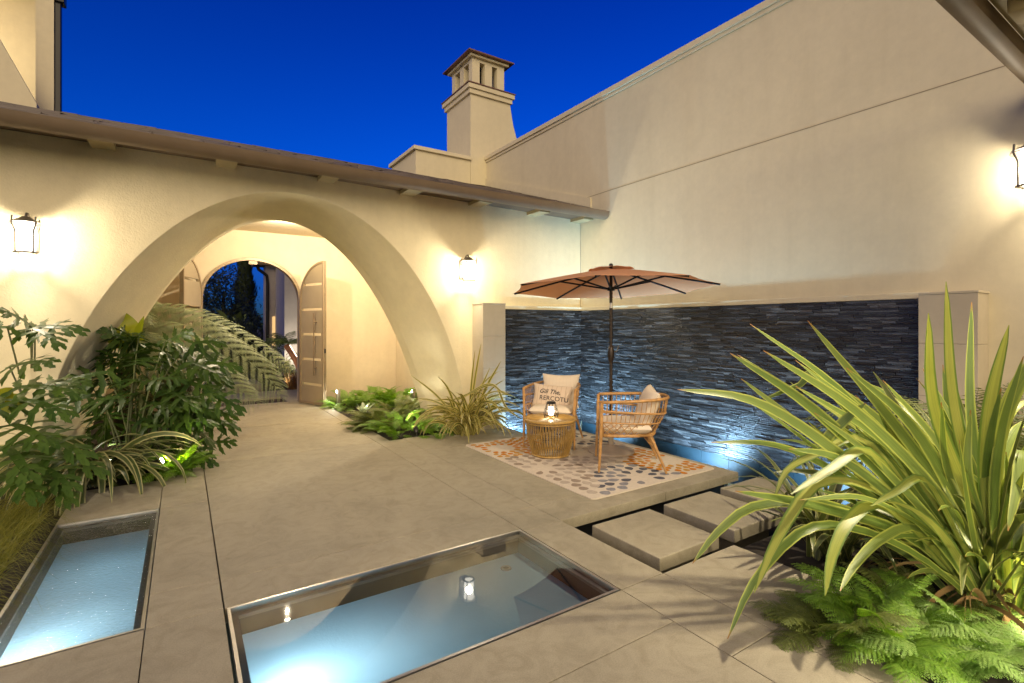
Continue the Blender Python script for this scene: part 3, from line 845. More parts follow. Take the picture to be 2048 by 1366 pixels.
# ================================================================== LAMPS
WARM = (1.0, 0.86, 0.64)
M['lampglass'] = mat_emit('lantern_glass', (1.0, 0.93, 0.8), 4, 0.55)
M['bulb'] = mat_emit('lamp_bulb', (1.0, 0.9, 0.7), 60)
def lantern(loc, rz, power, label, group='wall lanterns'):
    t = empty('wall_lantern', loc, label, 'wall lantern', group, rz)
    cyy = -0.185
    k = MB(); k.box((-0.06, -0.022, 0.03), (0.06, -0.001, 0.31), 0, 0.005); k.box((-0.045, -0.034, 0.05), (0.045, -0.0225, 0.29), 0, 0.004); k.build('backplate', M['lampmetal'], t, 0.5, True)
    k = MB(); pts = [(0, -0.03, 0.27), (0, -0.05, 0.31), (0, -0.08, 0.35), (0, -0.12, 0.375), (0, -0.16, 0.37), (0, cyy, 0.345), (0, cyy, 0.325)]
    k.tube(pts, 0.011, 8); k.build('arm', M['lampmetal'], t, 1.2, True)
    k = MB(); c = (0, cyy, 0)
    k.lathe([(0.001, 0.338), (0.03, 0.335), (0.055, 0.315), (0.10, 0.292), (0.118, 0.284), (0.118, 0.279), (0.001, 0.279)], 28, 0, c)
    k.lathe([(0.112, 0.268), (0.122, 0.268), (0.122, 0.262), (0.112, 0.262), (0.112, 0.268)], 28, 0, c)
    k.build('cap', M['lampmetal'], t, 0.6, True)
    k = MB(); k.lathe([(0.06, 0.0), (0.09, 0.0), (0.092, 0.005), (0.09, 0.01), (0.06, 0.01), (0.06, 0.0)], 28, 0, c); k.build('base_ring', M['lampmetal'], t, 0.6, True)
    k = MB()
    for i in range(4):
        a = pi / 4 + i * pi / 2
        def q(r, z): return (r * cos(a), cyy + r * sin(a), z)
        k.tube([q(0.113, 0.33), q(0.116, 0.27), q(0.112, 0.25), q(0.09, 0.205), q(0.086, 0.18), q(0.086, -0.008)], 0.0075, 6)
    k.build('cage_rods', M['lampmetal'], t, 1.2, True)
    k = MB(); k.lathe([(0.066, 0.014), (0.07, 0.14), (0.072, 0.262)], 24, 0, c); k.build('glass', M['lampglass'], t, 3.2, True)
    k = MB(); k.lathe([(0.0, 0.20), (0.014, 0.195), (0.02, 0.17), (0.016, 0.14), (0.008, 0.12), (0.0, 0.118)], 12, 0, c); k.build('bulb', M['bulb'], t, 3.2, True)
    d = bpy.data.lights.new('lantern_light', 'POINT'); d.energy = power; d.color = WARM; d.shadow_soft_size = 0.045
    o = bpy.data.objects.new('lantern_light', d); o.location = (0, cyy, 0.158); COL.objects.link(o); o.parent = t
    return t
LP = 62
lantern((-1.217, YF - 0.001, 2.17), 0, LP, 'caged wall lantern above the cut-leaf plants at far left')
lantern((3.441, YF - 0.001, 2.135), 0, LP, 'caged wall lantern between the arch and the umbrella')
lantern((XW - 0.001, 1.06, 2.585), -pi / 2, LP * 0.5, 'caged wall lantern half cut off at the right edge of the picture')
lamp('entry_glow', 'POINT', (2.75, 8.55, PZ - 0.14), 80, (1.0, 0.84, 0.60), po, 0.05)  # added unseen lamp, set right so the gate leaf hides its shadow
lamp('entry_glow', 'POINT', (1.41, 8.75, PZ - 0.14), 75, (1.0, 0.84, 0.60), po, 0.015)

k = MB(); k.lathe([(0.0, 3.392), (0.05, 3.392)], 18, 1, (3.5, 0.62, 0)); k.lathe([(0.05, 3.39), (0.07, 3.39), (0.072, 3.3949)], 18, 0, (3.5, 0.62, 0))
k.build('downlight', [M['steel'], M['downlight']], he)
lamp('eave_downlight', 'SPOT', (3.5, 0.62, 3.37), 330, (1.0, 0.84, 0.60), he, 0.08, (2.7, 1.5, 0), 118, 0.6)
M['spotmetal'] = mat_plain('spotlight_metal', (0.06, 0.055, 0.05), 0.4, 0.6)
M['spotlens'] = mat_emit('spotlight_lens', (1, 0.95, 0.8), 40)
def garden_spot(p, target, power, label, color=(1.0, 0.9, 0.62), cone=95):
    t = empty('garden_spotlight', (p[0], p[1], -0.03), label, 'spotlight', 'garden spotlights among the plants')
    d = (V(target) - V(p)).normalized(); a = V(p); b_ = a + d * 0.09
    k = MB(); k.tube([a, a + d * 0.02, b_], [0.02, 0.032, 0.034], 14); k.build('housing', M['spotmetal'], t, 0.8)
    k = MB(); k.tube([(p[0], p[1], -0.03), a], 0.008, 6); k.build('stake', M['spotmetal'], t)
    k = MB(); k.tube([b_ + d * 0.001, b_ + d * 0.004], 0.028, 14); k.build('lens', M['spotlens'], t)
    lamp('spot_glow', 'SPOT', b_ + d * 0.02, power, color, t, 0.02, b_ + d, cone, 0.5)
garden_spot((-0.25, 6.10, 0.12), (0.05, 6.00, 0.26), 75, 'small spotlight glowing among the ferns at the left paving edge')
garden_spot((2.50, 8.0, 0.04), (2.62, 8.35, 0.4), 9, 'small spotlight whitening a leafy plant inside the arch', (0.95, 0.97, 0.85))
garden_spot((2.66, 6.42, 0.04), (2.7, 6.85, 0.42), 11, 'small spotlight whitening the ferns beside the striped grass', (0.98, 0.97, 0.8))
garden_spot((-0.62, 6.45, 0.05), (-0.75, 6.8, 1.4), 4, 'spotlight shining up through the cut-leaf shrub')
garden_spot((-2.3, 5.4, 0.05), (-1.9, 6.2, 0.8), 7, 'spotlight at far left below the tall stems')
def bollard(p, label):
    t = empty('path_light', (p[0], p[1], -0.035), label, 'path light', 'path lights in the entry beds')
    k = MB(); k.box((p[0] - 0.03, p[1] - 0.03, -0.035), (p[0] + 0.03, p[1] + 0.03, 0.30), 0, 0.004); k.build('post', M['steel'], t, 0.5)
    k = MB(); k.box((p[0] - 0.031, p[1] - 0.025, 0.24), (p[0] - 0.0302, p[1] + 0.025, 0.29)); k.build('lens', M['spotlens'], t)
    lamp('path_glow', 'SPOT', (p[0] - 0.06, p[1] - 0.05, 0.27), 5, (0.95, 0.97, 0.85), t, 0.02, (p[0] - 0.4, p[1] - 0.2, 0.0), 120)
bollard((2.42, 9.58), 'square steel path light next to the open right gate leaf')
bollard((3.62, 8.9), 'square steel path light near the right side wall of the entry')
# outlet box with a cord on the side wall
t = empty('outlet_box', (3.5, 7.621, 0.6), 'weatherproof outlet with dangling cord on the wall behind the arch', 'outlet')
q = at_y(818, 735, YB + 0.6)
k = MB(); k.box((PXR - 0.05, 8.86, 0.62), (PXR - 0.001, 8.98, 0.78), 0, 0.01); k.build('box', M['steel'], t, 0.5)
k = MB(); k.tube([(PXR - 0.03, 8.92, 0.62), (PXR - 0.04, 8.915, 0.5), (PXR - 0.03, 8.93, 0.3), (PXR - 0.05, 8.94, 0.1)], 0.008, 6); k.build('cord', M['black'], t)

# underwater lights of the slate wall
M['dimlens'] = mat_emit('underwater_lens', (0.6, 0.8, 1.0), 1.5)
def water_light(p, target, power, label, cone=120):
    t = empty('underwater_light', p, label, 'underwater light', 'underwater lights along the water wall')
    d = (V(target) - V(p)).normalized(); a = V(p)
    k = MB(); k.tube([a - d * 0.06, a - d * 0.01, a], [0.03, 0.05, 0.05], 16); k.build('housing', M['steel'], t, 0.8)
    k = MB(); k.tube([a + d * 0.001, a + d * 0.004], 0.042, 16); k.build('lens', M['dimlens'], t)
    lamp('water_glow', 'SPOT', a + d * 0.03, power * 1.8, (0.58, 0.76, 1.0), t, 0.08, V(p) + d, 125, 0.9)
water_light((5.12, 2.55, -0.42), (5.62, 2.75, 0.12), 75, 'underwater light below the far end of the stepping stones')
water_light((5.10, 4.0, -0.42), (5.62, 4.1, 0.15), 120, 'underwater light behind the wicker chair')
water_light((5.05, 5.55, -0.42), (5.62, 5.95, 0.35), 260, 'underwater light below the umbrella')
water_light((4.35, 6.12, -0.42), (4.22, 6.5, 0.0), 140, 'underwater light beside the left limestone pier')

# ================================================================== FURNITURE
M['rattan'] = mat_plain('rattan', (0.40, 0.215, 0.07), 0.45, 0, 0.28, 25)
M['rattan_table'] = mat_plain('table_rattan', (0.36, 0.22, 0.06), 0.42, 0, 0.25, 25)
M['cushion'] = mat_plain('cushion_fabric', (0.64, 0.55, 0.43), 0.9, 0, 0.04, 6, 0.2, 0.3, 500)
# rug -------------------------------------------------------------
def fab(name, c, v=0.15): return mat_plain(name, c, 0.95, 0, v, 30, 0.1, 0.4, 400)
rugm = [fab('rug_ground', (0.57, 0.50, 0.41), 0.06), fab('rug_orange', (0.50, 0.19, 0.02)), fab('rug_amber', (0.48, 0.25, 0.05)), fab('rug_taupe', (0.29, 0.23, 0.18)), fab('rug_pale_taupe', (0.42, 0.36, 0.30)), fab('rug_slate', (0.105, 0.105, 0.125)), fab('rug_grey', (0.24, 0.235, 0.25)), fab('rug_binding', (0.60, 0.53, 0.43), 0.05)]
rx0, rx1, ry0, ry1 = 2.935, 4.645, 3.215, 5.56
rg = MB(); TH = 0.009
cr = []
for (cx, cyy, a0) in [(rx1 - 0.05, ry1 - 0.05, 0), (rx0 + 0.05, ry1 - 0.05, 90), (rx0 + 0.05, ry0 + 0.05, 180), (rx1 - 0.05, ry0 + 0.05, 270)]:
    for i in range(5):
        a = R(a0 + 90 * i / 4); cr.append((cx + 0.05 * cos(a), cyy + 0.05 * sin(a)))
n = len(cr)
rg.poly([(x, y, TH) for (x, y) in cr], 0)
for i in range(n):
    a, c = cr[i], cr[(i + 1) % n]
    rg.poly([(a[0], a[1], 0.0005), (c[0], c[1], 0.0005), (c[0], c[1], TH), (a[0], a[1], TH)], 7)
    mid = V(((rx0 + rx1) / 2, (ry0 + ry1) / 2, 0))
    ia = V((a[0], a[1], 0)); ic = V((c[0], c[1], 0)); ka = ia + (mid - ia).normalized() * 0.018; kc = ic + (mid - ic).normalized() * 0.018
    rg.poly([(a[0], a[1], TH + 0.001), (c[0], c[1], TH + 0.001), (kc.x, kc.y, TH + 0.001), (ka.x, ka.y, TH + 0.001)], 7)
flow = [((3.223, 5.163), 0.145, (1, 2), 0.60), ((4.453, 3.70), 0.15, (1, 2), 0.62), ((3.141, 4.206), 0.10, (3, 4), 9), ((3.752, 3.437), 0.105, (5, 6), 0.55), ((4.40, 5.0), 0.10, (5, 3), 0.5), ((3.9, 4.45), 0.13, (4, 4), 0.7)]
rnd = random.Random(21)
for fi, (c, r0, cols, rm) in enumerate(flow):
    sp_ = 0.084 if fi < 2 else 0.112
    for k in range(0, 15):
        r = r0 + 0.015 + k * sp_
        if r > rm + 0.1 and rm < 5: break
        if r > 1.2: break
        npet = max(8, int(2 * pi * (r + 0.03) / (0.086 if fi < 2 else 0.112)))
        for j in range(npet):
            a = 2 * pi * (j + 0.5 * (k % 2)) / npet + rnd.uniform(-0.04, 0.04)
            L_ = sp_ * rnd.uniform(0.9, 1.1); wd = min(0.047 if fi < 2 else 0.050, 0.47 * 2 * pi * r / npet) * rnd.uniform(0.85, 1.1)
            cx, cyy = c[0] + cos(a) * (r + L_ / 2), c[1] + sin(a) * (r + L_ / 2)
            if not (rx0 + 0.05 < cx < rx1 - 0.05 and ry0 + 0.05 < cyy < ry1 - 0.05): continue
            dme = (sqrt((cx - c[0]) ** 2 + (cyy - c[1]) ** 2)) / min(rm, 0.75)
            if any(sqrt((cx - q[0][0]) ** 2 + (cyy - q[0][1]) ** 2) / min(q[3], 0.75) < dme for q in flow if q[0] != c): continue
            m_ = cols[0] if rnd.random() < 0.6 else cols[1]
            if fi in (2, 5) and rnd.random() < 0.12 + 0.05 * k: m_ = 4
            ux, uy = cos(a), sin(a); pts = []
            for (t_, s_) in [(-0.5, 0), (-0.3, 0.55), (0.0, 0.95), (0.25, 0.9), (0.42, 0.55), (0.5, 0), (0.42, -0.55), (0.25, -0.9), (0.0, -0.95), (-0.3, -0.55)]:
                pts.append((cx + ux * t_ * L_ - uy * s_ * wd, cyy + uy * t_ * L_ + ux * s_ * wd, TH + 0.0012 + 0.00004 * ((j * 7 + k * 13 + fi * 5) % 47)))
            rg.poly(pts, m_)
rug = rg.build('rug', rugm)
tag(rug, 'cream rug with orange, taupe and slate petal rings under the chairs', 'rug')

# side table --------------------------------------------------------
TX, TY = 3.55, 4.61
ZR = TH + 0.003
t = empty('side_table', (TX, TY, ZR), 'round woven rattan side table between the two chairs', 'side table')
def circ(r, z, n=40, cx=0, cyy=0): return [(cx + r * cos(2 * pi * i / n), cyy + r * sin(2 * pi * i / n), z) for i in range(n)]
k = MB(); k.tube(circ(0.285, 0.405), 0.017, 8, 0, False, True); k.tube(circ(0.284, 0.375), 0.008, 6, 0, False, True)
to = k.build('top_ring', M['rattan_table'], t, 3.2, True)
k = MB(); k.lathe([(0.0, 0.418), (0.28, 0.418), (0.28, 0.405)], 40)
for i in range(64):
    a = 2 * pi * i / 64; k.tube([(0.02 * cos(a), 0.02 * sin(a), 0.419), (0.275 * cos(a), 0.275 * sin(a), 0.419)], 0.0035, 4, 0, False)
k.build('tabletop', M['rattan_table'], t, 0.6, True)
k = MB()
for i in range(52):
    a = 2 * pi * i / 52
    for (r1, r2, tw) in [(0.278, 0.212, 0.12), (0.262, 0.2, -0.16)]:
        k.tube([(r1 * cos(a), r1 * sin(a), 0.40), (((r1 + r2) / 2 + 0.022) * cos(a + tw / 2), ((r1 + r2) / 2 + 0.022) * sin(a + tw / 2), 0.21), (r2 * cos(a + tw), r2 * sin(a + tw), 0.012)], 0.0045, 5, 0, False)
k.build('weave', M['rattan_table'], t, 3.2, True)
k = MB(); k.tube(circ(0.212, 0.012), 0.012, 8, 0, False, True); k.tube(circ(0.200, 0.018), 0.009, 6, 0, False, True); k.build('base_ring', M['rattan_table'], t, 3.2, True)

# candle lantern on the table
t = empty('table_lantern', (TX + 0.005, TY - 0.005, ZR + 0.423), 'small black wire lantern glowing on the rattan table', 'table lantern')
k = MB(); nW = 10
for i in range(nW):
    a = 2 * pi * i / nW; a2 = 2 * pi * (i + 0.5) / nW
    k.tube([(0.05 * cos(a), 0.05 * sin(a), 0.165), (0.088 * cos(a), 0.088 * sin(a), 0.04), (0.075 * cos(a2), 0.075 * sin(a2), 0.003)], 0.0026, 5)
    k.tube([(0.088 * cos(a), 0.088 * sin(a), 0.04), (0.075 * cos(a2 - 2 * pi / nW), 0.075 * sin(a2 - 2 * pi / nW), 0.003)], 0.0026, 5)
for (r, z) in [(0.05, 0.165), (0.088, 0.04), (0.076, 0.004), (0.07, 0.1)]: k.tube(circ(r, z, 20), 0.003, 5, 0, False, True)
k.build('wire_cage', M['black'], t, 3.2, True)
k = MB(); k.lathe([(0.0, 0.185), (0.045, 0.183), (0.054, 0.175), (0.054, 0.16), (0.0, 0.158)], 20); k.build('cap', M['black'], t, 0.6, True)
M['candle'] = mat_emit('candle_glow', (1.0, 0.88, 0.66), 7, 0.4)
k = MB(); k.lathe([(0.0, 0.03), (0.03, 0.03), (0.034, 0.08), (0.028, 0.12), (0.0, 0.121)], 16); k.build('candle', M['candle'], t, 3.2, True)
d = bpy.data.lights.new('candle_light', 'POINT'); d.energy = 1.6; d.color = (1, 0.8, 0.5); d.shadow_soft_size = 0.012
o = bpy.data.objects.new('candle_light', d); o.location = (0, 0, 0.06); COL.objects.link(o); o.parent = t

# wicker chairs ------------------------------------------------------
def upath(hw, y0, yb, z0, z1, n=40, p=2.6):
    """U-shaped plan curve: front-left (-hw,y0) round the back (0,yb) to front-right"""
    pts = []
    for i in range(n + 1):
        a = pi - pi * i / n
        ex = 2.0 / p
        x = hw * (1 if cos(a) >= 0 else -1) * abs(cos(a)) ** ex
        y = y0 + (yb - y0) * abs(sin(a)) ** ex
        s_ = (y - y0) / (yb - y0)
        pts.append((x, y, z0 + (z1 - z0) * s_))
    return pts
def make_chair(label):
    t = empty('wicker_chair', (0, 0, ZR), label, 'wicker chair', 'wicker chairs on the rug')
    hw, hs = 0.325, 0.275
    top = upath(hw, -0.30, 0.40, 0.705, 0.735); low = upath(hs, -0.28, 0.26, 0.36, 0.36); mid = upath(hw - 0.008, -0.30, 0.375, 0.62, 0.575); loop = upath(0.298, -0.29, 0.32, 0.50, 0.475)
    k = MB(); k.tube(top, 0.0165, 8); k.build('top_rail', M['rattan'], t, 3.2, True)
    k = MB(); k.tube(low, 0.016, 8); k.tube([low[0], low[-1]], 0.016, 8); k.tube(mid, 0.012, 6); k.tube(loop, 0.008, 6); k.build('seat_frame', M['rattan'], t, 3.2, True)
    k = MB()
    def lerp(a, b_, f): return tuple(a[i] * (1 - f) + b_[i] * f for i in range(3))
    def samp(path, s):
        f = s * (len(path) - 1); i = min(int(f), len(path) - 2); return lerp(path[i], path[i + 1], f - i)
    def arcsamp(path, n):
        ds = [0]
        for a, b_ in zip(path[:-1], path[1:]): ds.append(ds[-1] + (V(a) - V(b_)).length)
        out = []
        for j in range(n + 1):
            d = ds[-1] * j / n; i = 0
            while i < len(ds) - 2 and ds[i + 1] < d: i += 1
            out.append((i + (d - ds[i]) / max(1e-6, ds[i + 1] - ds[i])) / (len(path) - 1))
        return out
    ns = 34
    for j, s in enumerate(arcsamp(top, ns)):
        if 0 < j < ns:
            k.tube([samp(top, s), samp(mid, s), samp(loop, s)], 0.0042, 5, 0, False)
    for j, s in enumerate(arcsamp(loop, 40)):
        s2 = min(1, s + 0.03); s0 = max(0, s - 0.03)
        if j % 2 == 0:
            k.tube([samp(loop, s0), lerp(samp(loop, s), samp(low, s), 0.45), samp(low, s2)], 0.0042, 5, 0, False)
            k.tube([samp(loop, s2), lerp(samp(loop, s), samp(low, s), 0.55), samp(low, s0)], 0.0042, 5, 0, False)
    for i in range(9):
        x = -0.25 + 0.5 * i / 8; k.tube([(x, -0.27, 0.372), (x, 0.22, 0.372)], 0.006, 5)
    k.build('weave', M['rattan'], t, 3.2, True)
    for sx in (-1, 1):
        k = MB(); k.tube([(sx * 0.318, -0.33, 0.0), (sx * 0.312, -0.31, 0.36), (sx * 0.324, -0.302, 0.705)], [0.011, 0.019, 0.0165], 8); k.build('leg', M['rattan'], t, 1.5, True)
        k = MB(); k.tube([(sx * 0.29, 0.34, 0.0), (sx * 0.21, 0.19, 0.37)], [0.011, 0.021], 8); k.build('leg', M['rattan'], t, 1.5, True)
    k = MB(); k.tube([(-0.23, 0.22, 0.24), (0, 0.16, 0.30), (0.23, 0.22, 0.24)], 0.008, 6); k.build('stretcher', M['rattan'], t, 3.2, True)
    k = MB(); cu = superpad(0.54, 0.50, 0.13, 5.0, 12); 
    for (p) in cu[0]: k.vert((p[0], p[1] - 0.045, p[2] + 0.43))
    for f_ in cu[1]: k.face(f_)
    k.build('seat_cushion', M['cushion'], t, 3.2, True)
    return t
def superpad(w, h, th, p, n, pinch=0.0):
    """soft pad in the xy plane, thickness along z"""
    vs, fs = [], []
    for side in (1, -1):
        for j in range(n + 1):
            for i in range(n + 1):
                a, b_ = -1 + 2 * i / n, -1 + 2 * j / n
                a = sin(a * pi / 2) * 0.55 + a * 0.45; b_ = sin(b_ * pi / 2) * 0.55 + b_ * 0.45
                k_ = 1 - pinch * (1 - abs(b_) ** 2) * 0.5; k2 = 1 - pinch * (1 - abs(a) ** 2) * 0.5
                z = th / 2 * ((1 - abs(a) ** p) * (1 - abs(b_) ** p)) ** 0.42
                vs.append((a * w / 2 * (1 - pinch * (1 - b_ * b_) * abs(a)), b_ * h / 2 * (1 - pinch * (1 - a * a) * abs(b_)), side * z))
    N1 = (n + 1) ** 2
    for s_ in (0, 1):
        for j in range(n):
            for i in range(n):
                q = [s_ * N1 + j * (n + 1) + i, s_ * N1 + j * (n + 1) + i + 1, s_ * N1 + (j + 1) * (n + 1) + i + 1, s_ * N1 + (j + 1) * (n + 1) + i]
                fs.append(q if s_ == 0 else q[::-1])
    return vs, fs
chair = make_chair('wicker chair facing the viewer with two pillows on it')
chair.location = (3.97, 5.06, ZR); chair.rotation_euler = (0, 0, R(-52))
chair2 = copy_tree(chair); chair2['label'] = 'wicker chair turned to the left, its woven side to the viewer'
chair2.location = (3.975, 3.80, ZR); chair2.rotation_euler = (0, 0, R(-130))

def mat_stripe(name, base, line, axis_scale, width=0.06):
    m, N, L, P = newmat(name)
    co = texco(N); s = N.new("ShaderNodeSeparateXYZ"); L.new(co, s.inputs[0])
    a = N.new("ShaderNodeMath"); a.operation = 'MULTIPLY'; a.inputs[1].default_value = axis_scale; L.new(s.outputs[0], a.inputs[0])
    b_ = N.new("ShaderNodeMath"); b_.operation = 'FRACT'; L.new(a.outputs[0], b_.inputs[0])
    r = ramp(N, [(0.0, line), (width, line), (width + 0.02, base), (1.0, base)]); L.new(b_.outputs[0], r.inputs[0])
    L.new(r.outputs[0], P.inputs["Base Color"]); P.inputs["Roughness"].default_value = 0.95; P.inputs["Specular IOR Level"].default_value = 0.1
    n = noise(N, L, co, 600, 2); L.new(bump(N, L, n.outputs["Fac"], 0.3, 0.001), P.inputs["Normal"])
    return m
M['pillow_stripe'] = mat_stripe('striped_pillow', (0.58, 0.47, 0.36), (0.36, 0.26, 0.2), 17)
M['pillow_plain'] = mat_stripe('plain_pillow', (0.66, 0.57, 0.45), (0.58, 0.48, 0.38), 22, 0.03)
M['ink'] = mat_plain('print_ink', (0.035, 0.028, 0.035), 0.9)
def pillow(w, h, th, mat, label, loc, rot, pinch=0.10, n=16):
    vs, fs = superpad(w, h, th, 3.0, n, pinch)
    k = MB()
    for p in vs: k.vert((p[0], -p[2], p[1]))           # front faces local -y
    for f_ in fs: k.face(f_)
    o = k.build('pillow', mat, None, 3.2); o.location = loc; o.rotation_euler = rot
    return tag(o, label, 'pillow', 'pillows on the wicker chairs')
def chair_pt(c, x, y, z):
    a = c.rotation_euler.z; return V((c.location.x + x * cos(a) - y * sin(a), c.location.y + x * sin(a) + y * cos(a), c.location.z + z))
p = chair_pt(chair, 0.03, 0.17, 0.635); pillow(0.50, 0.44, 0.17, M['pillow_plain'], 'plain cream square pillow at the back of the chair facing the viewer', p, (R(-14), 0, R(-50)))
p = chair_pt(chair, -0.035, -0.02, 0.58); tp = pillow(0.52, 0.30, 0.15, M['pillow_stripe'], 'striped lumbar pillow printed with dark lettering', p, (R(-16), R(4), R(-50)))
p = chair_pt(chair2, 0.0, 0.19, 0.615); pillow(0.46, 0.44, 0.17, M['pillow_plain'], 'cream pillow leaning in the chair turned to the left', p, (R(-20), R(5), R(-128)))
def letter(txt, size, x, z, shear=0.0, bold=0.0, ww_=1.0):
    cu = bpy.data.curves.new('lettering', 'FONT'); cu.body = txt; cu.size = size; cu.shear = shear; cu.offset = bold; cu.align_x = 'CENTER'; cu.space_character = ww_
    o = bpy.data.objects.new('lettering', cu); COL.objects.link(o)
    dg = bpy.context.evaluated_depsgraph_get(); me = bpy.data.meshes.new_from_object(o.evaluated_get(dg))
    bpy.data.objects.remove(o); bm = bmesh.new(); bm.from_mesh(me)
    for v_ in bm.verts:
        X, Z = v_.co.x + x, v_.co.y + z
        a, b_ = min(1, abs(X) / 0.25), min(1, abs(Z) / 0.145)
        yy = 0.15 / 2 * ((1 - a ** 3) * (1 - b_ ** 3)) ** 0.42 if a < 1 and b_ < 1 else 0
        v_.co = (X, -yy - 0.004, Z)
    bm.to_mesh(me); bm.free()
    me.materials.clear(); me.materials.append(M['ink'])
    ob = bpy.data.objects.new('lettering', me); COL.objects.link(ob); ob.parent = tp
letter('Gili The,', 0.078, -0.02, 0.022, 0.35, 0.0012)
letter('RERCOTU', 0.078, 0.04, -0.062, 0.0, 0.0008, 1.06)

# umbrella -----------------------------------------------------------
UX, UY = 4.217, 4.312
M['canopy'] = mat_leaf('canopy_fabric', (0.74, 0.38, 0.20), (0.77, 0.40, 0.215), 0.9, 0.22, None, 0.6, 0.1)
M['umbrella_pole'] = mat_plain('umbrella_pole', (0.035, 0.024, 0.018), 0.35, 0.5)
um = empty('patio_umbrella', (UX, UY, ZR), 'tan octagonal patio umbrella on a dark pole in front of the slate wall', 'umbrella')
LAT, DEP = V((CYW, -SY, 0)), V((SY, CYW, 0)); UC = V((UX, UY, 0))
def up(r, ang, z):
    l, dd = r * cos(ang), r * sin(ang)
    return UC + LAT * l + DEP * dd + V((0, 0, z - 0.045 * dd + 0.012 * l))
RU, ZRIM, ZAP = 1.21, 1.925, 2.165
VA = [R(-63 + 45 * i) for i in range(8)]
def rib_z(f): return ZAP + (ZRIM - ZAP) * (f ** 1.12)
k = MB(); nr = 10
grid = []
for i in range(8):
    col = []
    for s in range(6):
        t_ = s / 6; a0, a1 = VA[i], VA[i] + R(45)
        line = []
        for j in range(nr + 1):
            f = 0.10 + 0.90 * j / nr
            A = up(RU * f, a0, rib_z(f)); B = up(RU * f, a1, rib_z(f))
            p_ = A.lerp(B, t_)
            sag = 4 * t_ * (1 - t_)
            p_ = p_ + V((0, 0, -0.022 * sag * f * (1 - f) * 2)) 
            inw = (UC - V((p_.x, p_.y, 0))) * (0.035 * sag * f ** 3)
            line.append(k.vert(p_ + inw))
        col.append(line)
    grid += col
for i in range(48):
    a, b_ = grid[i], grid[(i + 1) % 48]
    for j in range(nr): k.face((a[j], a[j + 1], b_[j + 1], b_[j]))
cano = k.build('canopy', M['canopy'], um, 0.35)
k = MB(); vg = []
for i in range(8):
    for s in range(4):
        a = VA[i] + R(45) * s / 4; sc = (1 - 0.05 * sin(pi * s / 4)); vg.append([k.vert(up(r * sc if r > 0.05 else r, a, z)) for (r, z) in [(0.02, ZAP + 0.022), (0.12, ZAP + 0.012), (0.27, ZAP - 0.022 + 0.016 * sin(pi * s / 4))]])
for i in range(32):
    a, b_ = vg[i], vg[(i + 1) % 32]
    for j in range(2): k.face((a[j], a[j + 1], b_[j + 1], b_[j]))
k.build('vent', M['canopy'], cano, 0.4)
for i in range(8):
    k = MB(); k.tube([up(RU * f, VA[i], rib_z(f) - 0.012) for f in (0.03, 0.25, 0.5, 0.75, 0.985)], 0.0115, 6); rb = k.build('rib', M['black'], um, 1.2)
    k = MB(); k.tube([up(0.045, VA[i], 1.925), up(RU * 0.5, VA[i], rib_z(0.5) - 0.014)], 0.0105, 6); k.build('strut', M['black'], rb)
k = MB(); k.tube([(UX, UY, 0.30), (UX, UY, 1.70)], 0.0195, 14); k.tube([(UX, UY, 1.76), UC + V((0.0, 0, ZAP + 0.03))], 0.0185, 14); k.build('pole', M['umbrella_pole'], um, 0.8)
k = MB(); k.tube([(UX, UY, 1.70), (UX, UY, 1.76)], 0.0175, 14); k.build('tilt_joint', M['steel'], um, 0.8)
k = MB(); k.lathe([(0.0195, 1.06), (0.034, 1.09), (0.038, 1.15), (0.036, 1.2), (0.027, 1.25), (0.0195, 1.26)], 16, 0, (UX, UY, 0)); k.tube([UC + V((0.02, -0.02, 1.17)), UC + V((0.075, -0.03, 1.2)), UC + V((0.09, -0.035, 1.26))], 0.007, 6); k.build('crank', M['umbrella_pole'], um, 0.8)
k = MB(); k.lathe([(0.02, 1.90), (0.045, 1.905), (0.045, 1.94), (0.02, 1.95)], 14, 0, (UX, UY, 0)); k.build('runner', M['black'], um, 0.8)
k = MB(); k.lathe([(0.0, ZAP + 0.062), (0.018, ZAP + 0.057), (0.026, ZAP + 0.042), (0.022, ZAP + 0.02), (0.0, ZAP + 0.015)], 12, 0, (UX, UY, 0)); k.build('finial', M['black'], um, 0.8)
M['ubase'] = mat_plain('umbrella_base', (0.40, 0.32, 0.24), 0.6, 0, 0.1, 8)
k = MB(); k.lathe([(0.265, ZR), (0.27, ZR + 0.012), (0.262, ZR + 0.022), (0.245, ZR + 0.024), (0.225, ZR + 0.034), (0.2, ZR + 0.036), (0.12, ZR + 0.055), (0.05, ZR + 0.075), (0.034, ZR + 0.09), (0.0, ZR + 0.09)], 36, 0, (UX, UY, 0)); bs = k.build('base', M['ubase'], um, 0.5)
k = MB(); k.lathe([(0.03, ZR + 0.09), (0.03, 0.30), (0.026, 0.305), (0.0, 0.305)], 16, 0, (UX, UY, 0)); k.build('base_tube', M['limestone'], bs, 0.6)
